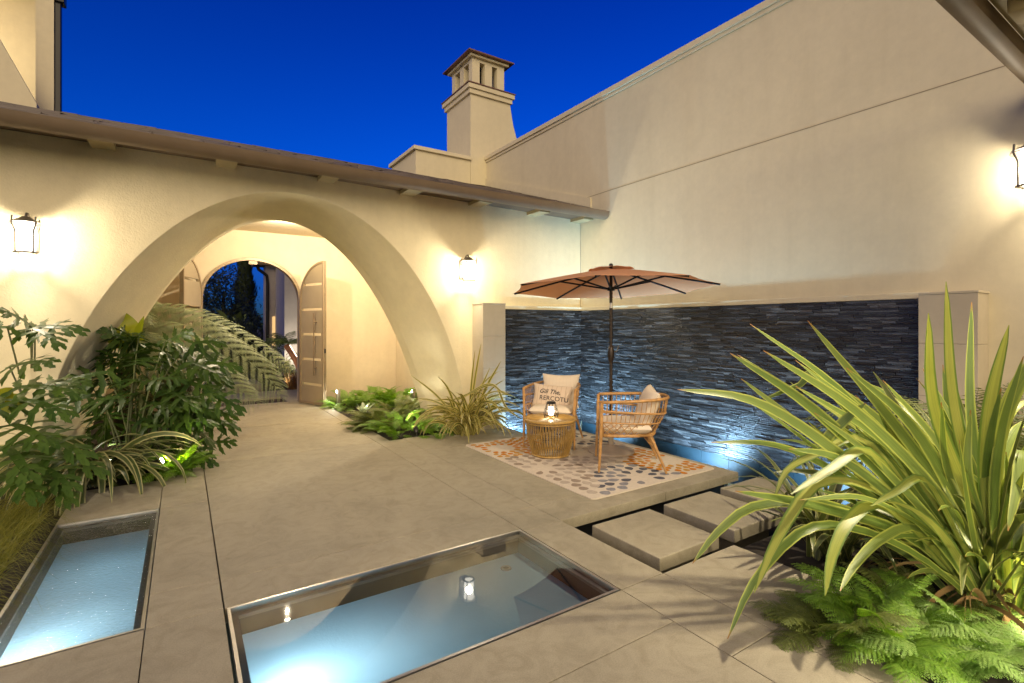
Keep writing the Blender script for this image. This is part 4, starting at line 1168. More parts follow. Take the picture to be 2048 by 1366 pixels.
# ================================================================== PLANTS
Z = V((0, 0, 1)); CAMP = V((0, 0, CAMH))
def crom(pts, n):
    P = [V(p) for p in pts]
    if len(P) == 2: P = [P[0], P[0].lerp(P[1], 0.5), P[1]]
    P = [P[0] * 2 - P[1]] + P + [P[-1] * 2 - P[-2]]
    seg = len(P) - 3; out = []
    for i in range(n + 1):
        t = i / n * seg; k = min(int(t), seg - 1); u = t - k
        a, b_, c, d = P[k:k + 4]
        out.append(0.5 * ((2 * b_) + (c - a) * u + (2 * a - 5 * b_ + 4 * c - d) * u * u + (3 * b_ - a - 3 * c + d) * u ** 3))
    return out
def strap(mb, path, W, facing=None, fold=0.22, base=0.55, peak=0.45, tip=1.0, wav=0.0, twist=0.0, ph=0.0):
    n = len(path) - 1; rows = []; prev = None
    for i, p in enumerate(path):
        t = i / n
        T = (path[min(i + 1, n)] - path[max(i - 1, 0)]).normalized()
        f = facing if facing is not None else Z
        S = T.cross(f)
        if S.length < 0.15: S = prev if prev is not None else T.orthogonal()
        S = S.normalized()
        if prev is not None and S.dot(prev) < 0: S = -S
        prev = S
        if twist:
            S = (S * cos(twist * t) + T.cross(S) * sin(twist * t)).normalized()
        N = S.cross(T).normalized()
        w = W / 2 * (base + (1 - base) * min(1, t / peak)) if t < peak else W / 2 * max(0.0, (1 - ((t - peak) / (1 - peak)) ** 2.2)) ** tip
        if wav: w *= 1 + wav * sin(t * 17 + ph)
        if i == n: w = 0.0015
        rows.append((mb.vert(p - S * w + N * fold * w, (0.0, t)), mb.vert(p, (0.5, t)), mb.vert(p + S * w + N * fold * w, (1.0, t))))
    for a, b_ in zip(rows[:-1], rows[1:]):
        mb.face((a[0], a[1], b_[1], b_[0])); mb.face((a[1], a[2], b_[2], b_[1]))
def arc(base, az, elev, L, curl, n=9, pw=1.6, side=0.0):
    """points of an arching leaf: starts at elevation elev, bends down by curl over its length"""
    p = V(base); out = [p.copy()]; st = L / n
    for i in range(n):
        t = (i + 0.5) / n; e = elev - curl * t ** pw; a = az + side * t
        p = p + V((cos(a) * cos(e), sin(a) * cos(e), sin(e))) * st; out.append(p.copy())
    return out
def frond(mb, path, W, npair, npin, droop=0.25, pw=0.012, ang=R(62), pl=0.3, up=Z, shape=None, bare=0.06, nrand=None):
    n = len(path) - 1; rnd = nrand or random
    mb.tube(path, [max(0.0012, 0.0038 * (1 - i / n)) * max(0.6, W * 3) for i in range(n + 1)], 4, 0, False)
    prevS = None
    for i in range(npair):
        t = bare + (1 - bare) * (i + 0.5) / npair
        x = t * n; k = min(int(x), n - 1); u = x - k
        P = path[k].lerp(path[k + 1], u); T = (path[k + 1] - path[k]).normalized()
        S = T.cross(up)
        if S.length < 0.1: S = prevS if prevS is not None else T.orthogonal()
        S = S.normalized(); prevS = S
        N = S.cross(T).normalized()
        tt = (t - bare) / (1 - bare)
        ln = W * (shape(tt) if shape else (min(1, 0.55 + tt * 1.6) * (1 - tt ** 1.8) ** 0.85)) * rnd.uniform(0.92, 1.06)
        if ln < 0.008: continue
        a2 = ang * (1 - 0.35 * tt)
        for sd in (1, -1):
            D = (S * (sd * sin(a2)) + T * cos(a2) + N * 0.12 * rnd.uniform(-1, 1)).normalized()
            if npin == 0:
                q = D * ln; dr = Z * (-droop * ln); w = pw
                Wd = T * w
                m1 = P + q * 0.5 + dr * 0.25; m2 = P + q + dr
                b0, b1 = mb.vert(P - Wd * 0.6, (0.3, tt)), mb.vert(P + Wd * 0.6, (0.7, tt)); c0, c1 = mb.vert(m1 - Wd, (0.2, tt)), mb.vert(m1 + Wd, (0.8, tt)); e = mb.vert(m2, (0.5, tt))
                mb.face((b0, b1, c1, c0)); mb.face((c0, c1, e))
                continue
            for j in range(npin):
                f = (j + 0.6) / npin
                C = P + D * (ln * f) - Z * (droop * ln * f * f)
                Dt = (D - Z * (2 * droop * f)).normalized()
                Ts = (T - Dt * T.dot(Dt)).normalized()
                L2 = pl * ln * (1 - f * 0.82) ** 0.8 if f < 0.97 else pl * ln * 0.2
                hw = ln / npin * 0.46
                for s2 in (1, -1):
                    tip = C + Ts * (s2 * L2) + Dt * (L2 * 0.45) - Z * (0.15 * L2)
                    mid = C + Ts * (s2 * L2 * 0.5) + Dt * (L2 * 0.2)
                    v0 = mb.vert(C - Dt * hw * 0.9, (0.5, f)); v1 = mb.vert(mid + Dt * hw, (0.5, f)); v2 = mb.vert(tip, (0.5, f)); v3 = mb.vert(mid - Dt * hw, (0.5, f))
                    mb.face((v0, v3, v2, v1) if s2 > 0 else (v0, v1, v2, v3))

L_ = M
M['flax_lime'] = mat_leaf('lime_flax_leaf', (0.24, 0.29, 0.05), (0.40, 0.42, 0.11), 0.38, 0.25, (0.13, 0.20, 0.04), 0.70, 0.45)
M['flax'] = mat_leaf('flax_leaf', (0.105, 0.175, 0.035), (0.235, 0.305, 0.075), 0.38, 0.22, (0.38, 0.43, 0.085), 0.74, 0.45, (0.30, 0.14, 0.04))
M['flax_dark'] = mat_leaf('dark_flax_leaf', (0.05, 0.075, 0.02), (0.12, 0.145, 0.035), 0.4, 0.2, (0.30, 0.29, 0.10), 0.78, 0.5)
M['flax_gold'] = mat_leaf('gold_striped_leaf', (0.10, 0.115, 0.02), (0.20, 0.19, 0.04), 0.4, 0.2, (0.48, 0.40, 0.13), 0.55, 0.5)
M['spider'] = mat_leaf('pale_striped_leaf', (0.05, 0.085, 0.02), (0.11, 0.14, 0.04), 0.4, 0.2, (0.42, 0.40, 0.17), 0.6, 0.5)
M['fern_green'] = mat_leaf('fern_green', (0.10, 0.23, 0.018), (0.24, 0.38, 0.045), 0.5, 0.3)
M['fern_pale'] = mat_leaf('fern_pale', (0.17, 0.31, 0.06), (0.31, 0.44, 0.12), 0.5, 0.3)
M['fern_olive'] = mat_leaf('fern_olive', (0.08, 0.115, 0.02), (0.18, 0.21, 0.05), 0.55, 0.25)
M['fern_bronze'] = mat_leaf('fern_bronze', (0.05, 0.05, 0.012), (0.15, 0.13, 0.03), 0.55, 0.25)
M['treefern'] = mat_leaf('tree_fern_leaf', (0.22, 0.27, 0.13), (0.36, 0.40, 0.22), 0.5, 0.25)
M['philo'] = mat_leaf('cut_leaf', (0.022, 0.056, 0.010), (0.075, 0.13, 0.02), 0.36, 0.22, None, 0.6, 0.4)
M['philo_light'] = mat_leaf('cut_leaf_light', (0.035, 0.08, 0.012), (0.10, 0.17, 0.028), 0.36, 0.25, None, 0.6, 0.35)
M['stem'] = mat_plain('green_stem', (0.10, 0.12, 0.035), 0.5, 0, 0.25, 15)
M['ear'] = mat_leaf('ear_leaf', (0.17, 0.21, 0.02), (0.26, 0.27, 0.03), 0.4, 0.4)
M['palmleaf'] = mat_leaf('palm_leaf', (0.07, 0.10, 0.025), (0.19, 0.21, 0.075), 0.4, 0.2)
M['grass'] = mat_leaf('meadow_grass', (0.12, 0.14, 0.02), (0.36, 0.34, 0.07), 0.5, 0.3)
M['rosette'] = mat_leaf('pale_rosette', (0.28, 0.36, 0.22), (0.45, 0.5, 0.36), 0.5, 0.3)

def plant(name, mb, mat, label, cat, base, group=None, stems=None):
    t = empty(name, base, label, cat, group)
    mb.build('foliage', mat, t, 3.2)
    if stems is not None: stems.build('stems', M['stem'], t, 3.2)
    return t

# --- big flax at right foreground, leaves traced by where they point in space
rnd = random.Random(4)
fx = MB(); FB = ground(1985, 1228, -0.03); FD = SY * FB.x + CYW * FB.y
def flax_leaf(px, d0, d1, W, tw=0.0, fac=None, mb=None, **kw):
    n = len(px); pts = [at_depth(u, v, d0 + (d1 - d0) * i / (n - 1)) for i, (u, v) in enumerate(px)]
    path = crom(pts, 16)
    f = fac if fac is not None else (CAMP - path[8]).normalized() * 0.75 + Z * 0.45 + V((rnd.uniform(-.25, .25), rnd.uniform(-.25, .25), 0))
    strap(mb or fx, path, W, f.normalized(), 0.16, 0.62, 0.42, 0.62, twist=tw, **kw)
D0 = FD
traced = [
 ([(1975, 1225), (1830, 1040), (1640, 880), (1500, 800), (1355, 779)], 2.5, .075),
 ([(1965, 1215), (1860, 1050), (1640, 830), (1460, 706)], 2.6, .08),
 ([(1975, 1220), (1870, 1010), (1690, 790), (1500, 648)], 2.75, .07),
 ([(1985, 1215), (1890, 1010), (1720, 830), (1527, 701)], 2.45, .085),
 ([(1985, 1215), (1900, 1010), (1790, 850), (1615, 641)], 2.55, .075),
 ([(1970, 1215), (1880, 1040), (1760, 860), (1590, 720)], 2.6, .085),
 ([(1990, 1215), (1930, 1040), (1830, 860), (1692, 735)], 2.4, .08),
 ([(1985, 1220), (1920, 1080), (1810, 910), (1735, 765)], 2.6, .075),
 ([(2000, 1218), (1945, 1020), (1870, 820), (1857, 626)], 2.35, .075),
 ([(2005, 1218), (1950, 1000), (1905, 790), (1892, 563)], 2.5, .07),
 ([(2010, 1218), (1975, 1000), (1980, 820), (2018, 650)], 2.35, .085),
 ([(2015, 1218), (1990, 1040), (1995, 880), (2050, 745), (2110, 700)], 2.4, .085),
 ([(1975, 1222), (1870, 1080), (1760, 985), (1640, 965), (1560, 1070), (1508, 1186)], 2.25, .085),
 ([(1975, 1222), (1850, 1050), (1740, 905), (1660, 940), (1582, 988)], 2.35, .07),
 ([(1970, 1225), (1830, 1080), (1640, 1015), (1470, 982)], 2.5, .08),
 ([(1970, 1225), (1830, 1110), (1680, 1015), (1520, 1010), (1440, 1060), (1385, 1127)], 2.55, .065),
 ([(1975, 1228), (1850, 1120), (1720, 1060), (1610, 1060), (1510, 1160), (1455, 1278)], 2.3, .06),
 ([(1975, 1226), (1860, 1090), (1760, 1010), (1700, 1040), (1665, 1110), (1650, 1192)], 2.2, .075),
 ([(1978, 1226), (1900, 1120), (1830, 1055), (1760, 1080), (1710, 1130), (1680, 1182)], 2.2, .06),
 ([(1970, 1222), (1850, 1030), (1730, 880), (1640, 905), (1575, 940), (1548, 998)], 2.6, .055),
 ([(1985, 1222), (1920, 1080), (1850, 960), (1790, 985), (1742, 1012)], 2.3, .055),
 ([(1690, 940), (1650, 890), (1690, 840), (1732, 806)], 2.55, .065),
 ([(1975, 1222), (1800, 1020), (1600, 850), (1482, 757)], 2.75, .05),
 ([(1975, 1222), (1840, 1000), (1640, 760), (1600, 770), (1520, 802)], 2.8, .05),
 ([(2020, 1222), (2010, 1050), (2040, 900), (2035, 970), (2016, 1062)], 2.2, .065),
 ([(2020, 1222), (2030, 1000), (2090, 840)], 2.3, .09),
 ([(1995, 1222), (1930, 1000), (1870, 880), (1765, 760)], 2.7, .075),
 ([(1980, 1222), (1890, 1090), (1740, 1000), (1600, 1000)], 2.35, .07),
]
fxl = MB()
for ti, (px, dt, w) in enumerate(traced): flax_leaf(px, D0 * rnd.uniform(0.97, 1.04), dt, w * 0.8, mb=fxl if ti in (7, 8, 9, 12, 13, 17, 19, 10, 20) else fx)
for (px, dt, w) in traced:
    if px[-1][1] > 960: continue
    for q in range(2):
        ju, jv, sc = rnd.uniform(-55, 55), rnd.uniform(-35, 55), rnd.uniform(.72, .97); n_ = len(px) - 1
        px2 = [(px[0][0] + (u - px[0][0]) * sc + ju * i / n_, px[0][1] + (v - px[0][1]) * sc + jv * i / n_) for i, (u, v) in enumerate(px)]
        if px[0][1] > 1100: flax_leaf(px2, D0 * rnd.uniform(0.95, 1.1), dt + rnd.uniform(-.05, .4), w * rnd.uniform(.5, .78), mb=fxl if rnd.random() < .25 else fx)
fxd = MB()
for i in range(64):
    az = rnd.uniform(0, 2 * pi); el = R(rnd.uniform(52, 86)); Lf = rnd.uniform(0.9, 1.45)
    b0 = FB + V((rnd.uniform(-.14, .14), rnd.uniform(-.10, .10), 0))
    path = arc(b0, az, el, Lf, R(rnd.uniform(5, 75)), 12, 2.0, rnd.uniform(-.3, .3))
    if any(p_.y < 0.35 and abs(p_.x) < 2.1 for p_ in path): continue
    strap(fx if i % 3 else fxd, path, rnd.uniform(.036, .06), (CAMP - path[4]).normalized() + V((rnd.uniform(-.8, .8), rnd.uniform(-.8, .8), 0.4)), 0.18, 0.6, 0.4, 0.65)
for i in range(46):                                # dense lower fan
    a = R(rnd.uniform(95, 215)); Lf = rnd.uniform(0.5, 1.15)
    b0 = FB + V((rnd.uniform(-.16, .14), rnd.uniform(-.1, .12), 0))
    path = arc(b0, a, R(rnd.uniform(48, 80)), Lf, R(rnd.uniform(10, 95)), 12, 2.0)
    strap((fx, fxd, fxl)[i % 3], path, rnd.uniform(.034, .055), (CAMP - path[4]).normalized() + V((rnd.uniform(-.5, .5), rnd.uniform(-.5, .5), 0.5)), 0.18, 0.6, 0.4, 0.65)
t = plant('flax_plant', fx, M['flax'], 'huge green and yellow striped flax plant in the right foreground', 'flax plant', (FB.x, FB.y, -0.035))
dry = MB(); M['dry_leaf'] = mat_leaf('dry_leaf', (0.16, 0.10, 0.045), (0.32, 0.22, 0.10), 0.8, 0.1, (0.22, 0.14, 0.06), 0.6, 0.1)
for i in range(22):
    path = arc(FB + V((rnd.uniform(-.18, .16), rnd.uniform(-.12, .12), 0.02)), R(rnd.uniform(90, 250)), R(rnd.uniform(25, 70)), rnd.uniform(.3, .8), R(rnd.uniform(70, 130)), 10, 1.3, rnd.uniform(-.6, .6))
    strap(dry, path, rnd.uniform(.015, .03), None, 0.35, 0.7, 0.4, 0.6, twist=rnd.uniform(-2, 2))
dry.build('dead_leaves', M['dry_leaf'], t, 3.2)
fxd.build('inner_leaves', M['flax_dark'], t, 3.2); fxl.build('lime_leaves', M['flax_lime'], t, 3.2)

# darker flax behind it, by the pool edge
f2 = MB(); B2 = V((3.55, 1.62, -0.03))
for i in range(60):
    az = rnd.uniform(0, 2 * pi)
    path = arc(B2 + V((rnd.uniform(-.1, .1), rnd.uniform(-.1, .1), 0)), az, R(rnd.uniform(45, 82)), rnd.uniform(.5, .95), R(rnd.uniform(40, 130)), 10, 1.7)
    strap(f2, path, rnd.uniform(.03, .05), None, 0.2, 0.6, 0.4, 0.7)
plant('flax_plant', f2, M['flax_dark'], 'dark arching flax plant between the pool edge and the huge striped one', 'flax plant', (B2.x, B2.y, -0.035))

# gold striped flax beside the left pier
f3 = MB(); B3 = V((3.28, 6.12, -0.03)); r3 = random.Random(9)
for i in range(170):
    az = r3.uniform(pi * 0.75, pi * 2.35); Lf = r3.uniform(.6, 1.15)
    path = arc(B3 + V((r3.uniform(-.13, .13), r3.uniform(-.10, .16), 0)), az, R(r3.uniform(50, 85)), Lf, R(r3.uniform(50, 150)), 12, 1.5, r3.uniform(-.3, .3))
    if any(p_.y > 6.5 for p_ in path) or (path[-1].x > 3.55 and path[-1].y > 6.2): continue
    strap(f3, path, r3.uniform(.026, .042), None if i % 2 else (CAMP - path[5]).normalized(), 0.2, 0.6, 0.4, 0.7)
for (u, v, w) in [(962, 688, .035), (1002, 722, .04), (950, 700, .03), (980, 735, .03), (822, 750, .03)]:
    tip = at_depth(u, v, 6.7); strap(f3, crom([B3, B3.lerp(tip, 0.5) + Z * 0.10, tip], 12), w, (CAMP - tip).normalized(), 0.2, 0.6, 0.4, 0.7)
for (pts, w) in [([(915, 800), (985, 770), (1012, 815), (1042, 838)], .035), ([(915, 800), (975, 768), (1005, 785), (1020, 786)], .03), ([(905, 800), (960, 785), (985, 830), (998, 862)], .035)]:
    strap(f3, crom([at_depth(u, v, 6.75) for (u, v) in pts], 14), w, (CAMP - B3).normalized() + Z * 0.4, 0.2, 0.6, 0.4, 0.7)
plant('flax_plant', f3, M['flax_gold'], 'golden striped arching flax plant beside the left limestone pier', 'flax plant', (B3.x, B3.y, -0.035))

# pale striped strap plant at left among the cut leaves
f4 = MB(); r4 = random.Random(14); B4 = V((-0.74, 6.13, -0.03))
for i in range(100):
    az = r4.uniform(pi * 0.85, pi * 2.1); Lf = r4.uniform(.65, 1.2)
    path = arc(B4 + V((r4.uniform(-.13, .13), r4.uniform(-.08, .12), 0.02)), az, R(r4.uniform(45, 82)), Lf, R(r4.uniform(95, 175)), 12, 1.25, r4.uniform(-.3, .3))
    if any(p_.y > 6.5 for p_ in path): continue
    strap(f4, path, r4.uniform(.045, .066), None if i % 2 else (CAMP - path[5]).normalized(), 0.2, 0.6, 0.4, 0.7)
plant('strap_leaf_plant', f4, M['spider'], 'pale striped strap-leaved plant spilling onto the paving at left', 'strap plant', (B4.x, B4.y, -0.035))

# --- ferns
def fern_clump(mb, c, n, L0, L1, W, npair, npin, rnd, e0=35, e1=75, c0=40, c1=110, az0=0, az1=2 * pi, ymin=None, spread=0.05, droop=0.22, pl=0.3):
    for i in range(n):
        az = az0 + (az1 - az0) * (i + rnd.random()) / n; Lf = rnd.uniform(L0, L1)
        path = arc(V(c) + V((rnd.uniform(-spread, spread), rnd.uniform(-spread, spread), 0)), az, R(rnd.uniform(e0, e1)), Lf, R(rnd.uniform(c0, c1)), 10, 1.4, rnd.uniform(-.5, .5))
        frond(mb, path, W * Lf * rnd.uniform(.85, 1.15), npair, npin, droop, pl=pl, nrand=rnd)
r5 = random.Random(31)
FR = [((2.62, 1.20), 'fern', 'low olive green fern at the paving corner left of the tall flax', 'fern_olive', 13, .36, .50),
      ((2.92, 1.20), 'fern', 'bright green fern tucked under the drooping flax leaves', 'fern_green', 12, .34, .48),
      ((2.72, 0.98), 'fern', 'bright green fern at the front paving edge below the flax', 'fern_green', 14, .34, .5),
      ((2.98, 0.98), 'fern', 'bright green fern spreading in front of the base of the flax', 'fern_green', 14, .34, .50),
      ((2.86, 0.76), 'fern', 'pale lit fern at the bottom edge of the picture', 'fern_pale', 14, .34, .5),
      ((3.12, 0.70), 'fern', 'pale lit fern in the bottom right corner', 'fern_pale', 14, .32, .46),
      ((3.30, 1.05), 'fern', 'dark olive fern behind the bright ones at the foot of the flax', 'fern_olive', 11, .3, .45)]
for (c, nm, lab, mt, n, l0, l1) in FR:
    mb = MB(); fern_clump(mb, (c[0], c[1], -0.03), n, l0, l1, .30, 20, 9, r5, 25, 70, 45, 110)
    plant(nm, mb, M[mt], lab, 'fern', (c[0], c[1], -0.035), 'ferns at the foot of the big flax')
# soft fern mounds along the right side of the arch and entry
def mound(c, rad, h, n, L, mt, lab, rr, npair=20, npin=9, W=.26, grp='soft fern mounds under the arch'):
    mb = MB()
    for i in range(n):
        a = rr.uniform(0, 2 * pi); q = rad * sqrt(rr.random()); p0 = V((c[0] + q * cos(a), c[1] + q * sin(a), -0.03 + h * 0.6 * rr.random() * (1 - (q / rad) ** 2)))
        path = arc(p0, a + rr.uniform(-.7, .7), R(rr.uniform(20, 70)), L * rr.uniform(.7, 1.2), R(rr.uniform(50, 120)), 8, 1.3, rr.uniform(-.4, .4))
        frond(mb, path, W * L * rr.uniform(.8, 1.2), npair, npin, 0.2, nrand=rr)
    return plant('fern_mound', mb, M[mt], lab, 'fern mound', (c[0], c[1], -0.035), grp)
r6 = random.Random(77)
mound((2.55, 7.35), .40, .42, 80, .40, 'fern_olive', 'olive soft fern mound at the right of the arch nearest the paving', r6)
mound((2.95, 7.75), .40, .45, 60, .40, 'fern_olive', 'olive soft fern mound deeper under the right side of the arch', r6)
mound((2.58, 6.75), .32, .36, 60, .36, 'fern_green', 'glowing yellow green fern mound beside the gold striped flax', r6)
mound((2.95, 6.45), .24, .25, 36, .32, 'fern_green', 'small green fern mound at the foot of the gold striped flax', r6)
mound((2.62, 9.6), .30, .40, 50, .40, 'fern_pale', 'pale fern mound beside the open right gate leaf', r6)
mound((3.05, 9.5), .36, .44, 60, .42, 'fern_green', 'green fern mound against the back wall of the entry', r6)
mound((3.40, 9.1), .36, .44, 60, .42, 'fern_green', 'green fern mound in the inner corner of the entry', r6)
# pale rosettes lit by the spotlights
def rosette(c, n, L, lab, rr):
    mb = MB()
    for i in range(n):
        az = 2 * pi * i * 0.382 + rr.uniform(-.2, .2)
        path = arc(V((c[0], c[1], -0.02)), az, R(rr.uniform(30, 80)), L * rr.uniform(.6, 1.1), R(rr.uniform(20, 80)), 6, 1.5)
        strap(mb, path, L * .22, None, .25, .4, .5, .8)
    return plant('rosette_plant', mb, M['rosette'], lab, 'rosette plant', (c[0], c[1], -0.035), 'pale rosettes under the arch')
rosette((2.52, 8.35), 26, .28, 'pale leafy rosette lit white at the paving edge inside the arch', r6)
rosette((3.30, 8.25), 30, .38, 'pale leafy rosette near the outlet box behind the arch', r6)

# --- cut-leaf shrubs (split leaves) at left
def cut_leaf(mb, P, A, N, S, rr, lobes=5):
    """deeply lobed leaf: P base, A axis, N upper side, S length"""
    A = A.normalized(); side = A.cross(N).normalized(); N = side.cross(A).normalized()
    def pt(a, s): return P + A * (a * S) + side * (s * S) - Z * (0.22 * S * (a * a + s * s)) 
    strap(mb, [pt(-0.02 + 1.02 * i / 7, 0) for i in range(8)], S * 0.16, N, 0.15, 0.8, 0.35, 0.8)
    for i in range(lobes):
        f = i / (lobes - 1)
        a0 = -0.02 + 0.80 * f
        an = R(128 - 98 * f) + rr.uniform(-.1, .1); ln = S * (0.46 + 0.20 * sin(pi * min(1, f * 1.1 + .12)) - 0.12 * f)
        for sd in (1, -1):
            pts = []
            for k in range(8):
                q = k / 7
                bend = 0.28 * q * q
                pts.append(pt(a0 + ln / S * q * cos(an - bend), sd * (ln / S * q * sin(an - bend))) - Z * (0.10 * ln * q * q))
            strap(mb, pts, S * 0.145, N, 0.12, 0.7, 0.42, 0.7, wav=0.30, ph=rr.uniform(0, 6))
            m_ = pts[4]; dirv = (pts[5] - pts[3]).normalized()
            for s3 in (1, -1):
                e = m_ + dirv * ln * 0.30 + side * (s3 * ln * 0.18)
                strap(mb, [m_ - dirv * 0.1 * ln, m_.lerp(e, .5) , e], S * 0.06, N, 0.1, 0.8, 0.4, 0.7)
def cut_shrub(B, leaves, mt, label, rr):
    mb, st = MB(), MB()
    for li, (P, A, N, S) in enumerate(leaves):
        cut_leaf(mb, P, A, N, S, rr)
        if len(leaves) > 30 and li % 7 and li < len(leaves) - 7: continue
        b0 = V(B) + V((rr.uniform(-.07, .07), rr.uniform(-.07, .07), 0)); mid = b0.lerp(P, .55) + Z * .12
        st.tube(crom([b0, mid, P], 8), [0.011 - 0.005 * i / 8 for i in range(9)], 6, 0, False)
    st.tube([V(B), V(B) + Z * 0.28], [0.05, 0.035], 8)
    return plant('cut_leaf_shrub', mb, M[mt], label, 'cut-leaf shrub', (B[0], B[1], -0.035), None, st)
r7 = random.Random(5)
B6 = V((-0.42, 6.28, -0.03)); lv = []
def toc(p): return (CAMP - p).normalized()
for i in range(120):
    u, v = r7.uniform(185, 420), r7.uniform(670, 930)
    cx, cyy = (u - 300) / 150, (v - 800) / 150
    if cx * cx + cyy * cyy > 1: continue
    if v < 730 and u < 200: continue
    dep = 5.35 + 0.25 * r7.random() - 0.45 * (1 - (cx * cx + cyy * cyy)) * r7.random()
    P = at_depth(u, v, dep)
    out = V((P.x - B6.x, P.y - B6.y, 0)); out = out.normalized() if out.length > .05 else V((0, -1, 0))
    A = (out * 0.9 + V((r7.uniform(-.5, .5), r7.uniform(-.5, .2), 0)) + Z * r7.uniform(-.75, .35)).normalized()
    N = (Z * 0.8 + toc(P) * 0.55 + V((r7.uniform(-.3, .3), r7.uniform(-.3, .3), 0))).normalized()
    lv.append((P, A, N, r7.uniform(.25, .36)))
for (u, v, dep, ax, S) in [(265, 690, 5.5, V((-.5, -.2, .5)), .38), (330, 690, 5.6, V((.5, -.2, .45)), .36), (215, 745, 5.2, V((-1, -.2, -.05)), .4), (390, 760, 5.6, V((1, -.3, .05)), .36), (400, 830, 5.5, V((1, -.4, -.3)), .38), (190, 790, 5.1, V((-1, -.3, -.1)), .36), (370, 890, 5.3, V((.9, -.6, -.5)), .34)]:
    P = at_depth(u, v, dep); lv.append((P, ax, Z * .7 + toc(P) * .6, S))
cut_shrub(B6, lv, 'philo', 'dense dark cut-leaf shrub at the left foot of the arch', r7)
B7 = ground(55, 905, -0.03) ; lv = []
for (u, v, dep, ax, S) in [(66, 655, 4.25, V((.9, -.25, .12)), .36), (60, 650, 4.25, V((-.3, -.3, .35)), .30), (70, 658, 4.2, V((.6, -.7, -.25)), .30), (15, 655, 4.1, V((-1, -.2, 0)), .3), (20, 735, 4.0, V((.5, -.3, .2)), .36), (40, 775, 4.05, V((1, -.3, 0.05)), .40), (45, 800, 3.9, V((.9, -.5, -.15)), .36), (5, 800, 3.9, V((-.2, -.6, -.1)), .36), (90, 770, 4.3, V((.9, .1, .2)), .30), (30, 850, 3.9, V((.5, -.6, -.1)), .4), (80, 875, 4.0, V((.9, -.6, -.2)), .4), (20, 900, 3.8, V((.4, -.8, -.2)), .4), (70, 930, 3.9, V((.8, -.7, -.3)), .36), (120, 910, 4.1, V((1, -.5, -.3)), .34), (10, 950, 3.7, V((.6, -.7, -.2)), .34), (95, 960, 3.9, V((.7, -.8, -.4)), .28)]:
    P = at_depth(u, v, dep); lv.append((P, ax, Z * .8 + toc(P) * .5, S))
cut_shrub(B7, lv, 'philo_light', 'tall-stemmed cut-leaf shrub at the far left edge under the lantern', r7)

# upright yellow-green ear leaf
P0 = at_depth(262, 682, 5.62); eb = MB(); n = 10
tipp = at_depth(196, 612, 5.45); A = tipp - P0; Se = A.length; A.normalize(); N = toc(P0); sdv = A.cross(N).normalized()
rows = []
for i in range(n + 1):
    t_ = i / n; w = 0.36 * Se * (sin(pi * min(1, t_ * 0.80 + 0.16)) ** 0.8) * (1 if t_ < 1 else 0.02)
    row = []
    for j in range(-4, 5):
        s_ = j / 4; back = -0.18 * Se * abs(s_) ** 1.5 * (1 - t_)
        row.append(eb.vert(P0 + A * (t_ * Se + back) + sdv * (s_ * w) + N * (0.05 * abs(s_) * Se + 0.012 * sin(t_ * 22)), (0.5 + s_ / 2, t_ * .9)))
    rows.append(row)
for a, b_ in zip(rows[:-1], rows[1:]):
    for j in range(8): eb.face((a[j], a[j + 1], b_[j + 1], b_[j]))
strap(eb, crom([at_depth(268, 690, 5.6), at_depth(275, 665, 5.6), at_depth(288, 632, 5.55)], 8), .07, toc(P0), .2, .5, .5)
st = MB(); st.tube(crom([V((-0.35, 6.3, -0.03)), at_depth(275, 800, 5.6), P0], 8), .009, 6, 0, False)
plant('ear_leaf_plant', eb, M['ear'], 'upright yellow green ear-shaped leaf above the dark cut-leaf shrub', 'leafy plant', (-0.35, 6.3, -0.035), None, st)
e2 = MB(); P0 = at_depth(-20, 812, 4.0); tip = at_depth(60, 800, 4.0)
strap(e2, crom([P0, P0.lerp(tip, .5), tip], 8), .16, toc(P0), .1, .6, .4, .7)
tip = at_depth(25, 775, 4.05); strap(e2, crom([P0, P0.lerp(tip, .5), tip], 8), .12, toc(P0), .1, .6, .4, .7)
st = MB(); st.tube([ground(-10, 930, -0.03) , P0], .008, 6)
gq = ground(-10, 930, -0.03)
plant('ear_leaf_plant', e2, M['ear'], 'broad glowing yellow green leaf at the left border below the lantern', 'leafy plant', (gq.x, gq.y, -0.035), None, st)

# ferns at left: lit fern by the paving, bronze fern hanging past the shrub, dark undergrowth
def fern_at(px, label, mt, n, l0, l1, rr, dy=0.0, **kw):
    c = ground(px[0], px[1], -0.03) + V((0, dy, 0)); mb = MB()
    fern_clump(mb, c, n, l0, l1, .32, 18, 7, rr, **kw)
    return plant('fern', mb, M[mt], label, 'fern', (c.x, c.y, -0.035), 'ferns of the left bed')
r8 = random.Random(8)
fern_at((350, 955), 'brightly lit fern glowing at the left paving edge', 'fern_green', 20, .34, .52, r8, 0.02, e0=35, e1=78)
fern_at((150, 985), 'dark low fern between the long grass and the striped strap plant', 'fern_olive', 18, .34, .5, r8, 0.12)
fern_at((262, 962), 'low green fern right of the striped strap plant', 'fern_green', 18, .3, .45, r8, 0.08)
mb = MB()
for i in range(15):
    p0 = V((-0.35 + r8.uniform(-.1, .1), 6.5, 0.75 + r8.uniform(-.1, .15)))
    tip = at_depth(r8.uniform(395, 440), r8.uniform(800, 925), 5.7 + r8.uniform(-.2, .3))
    frond(mb, crom([p0, p0.lerp(tip, .55) + Z * .28, tip], 10), .17, 22, 8, .3, nrand=r8)
st = MB(); st.tube([V((-0.35, 6.5, -0.03)), V((-0.35, 6.5, 0.78))], [.05, .035], 8)
plant('fern', mb, M['fern_bronze'], 'bronze feathery fern hanging past the right side of the dark shrub', 'fern', (-0.35, 6.5, -0.035), 'ferns of the left bed', st)

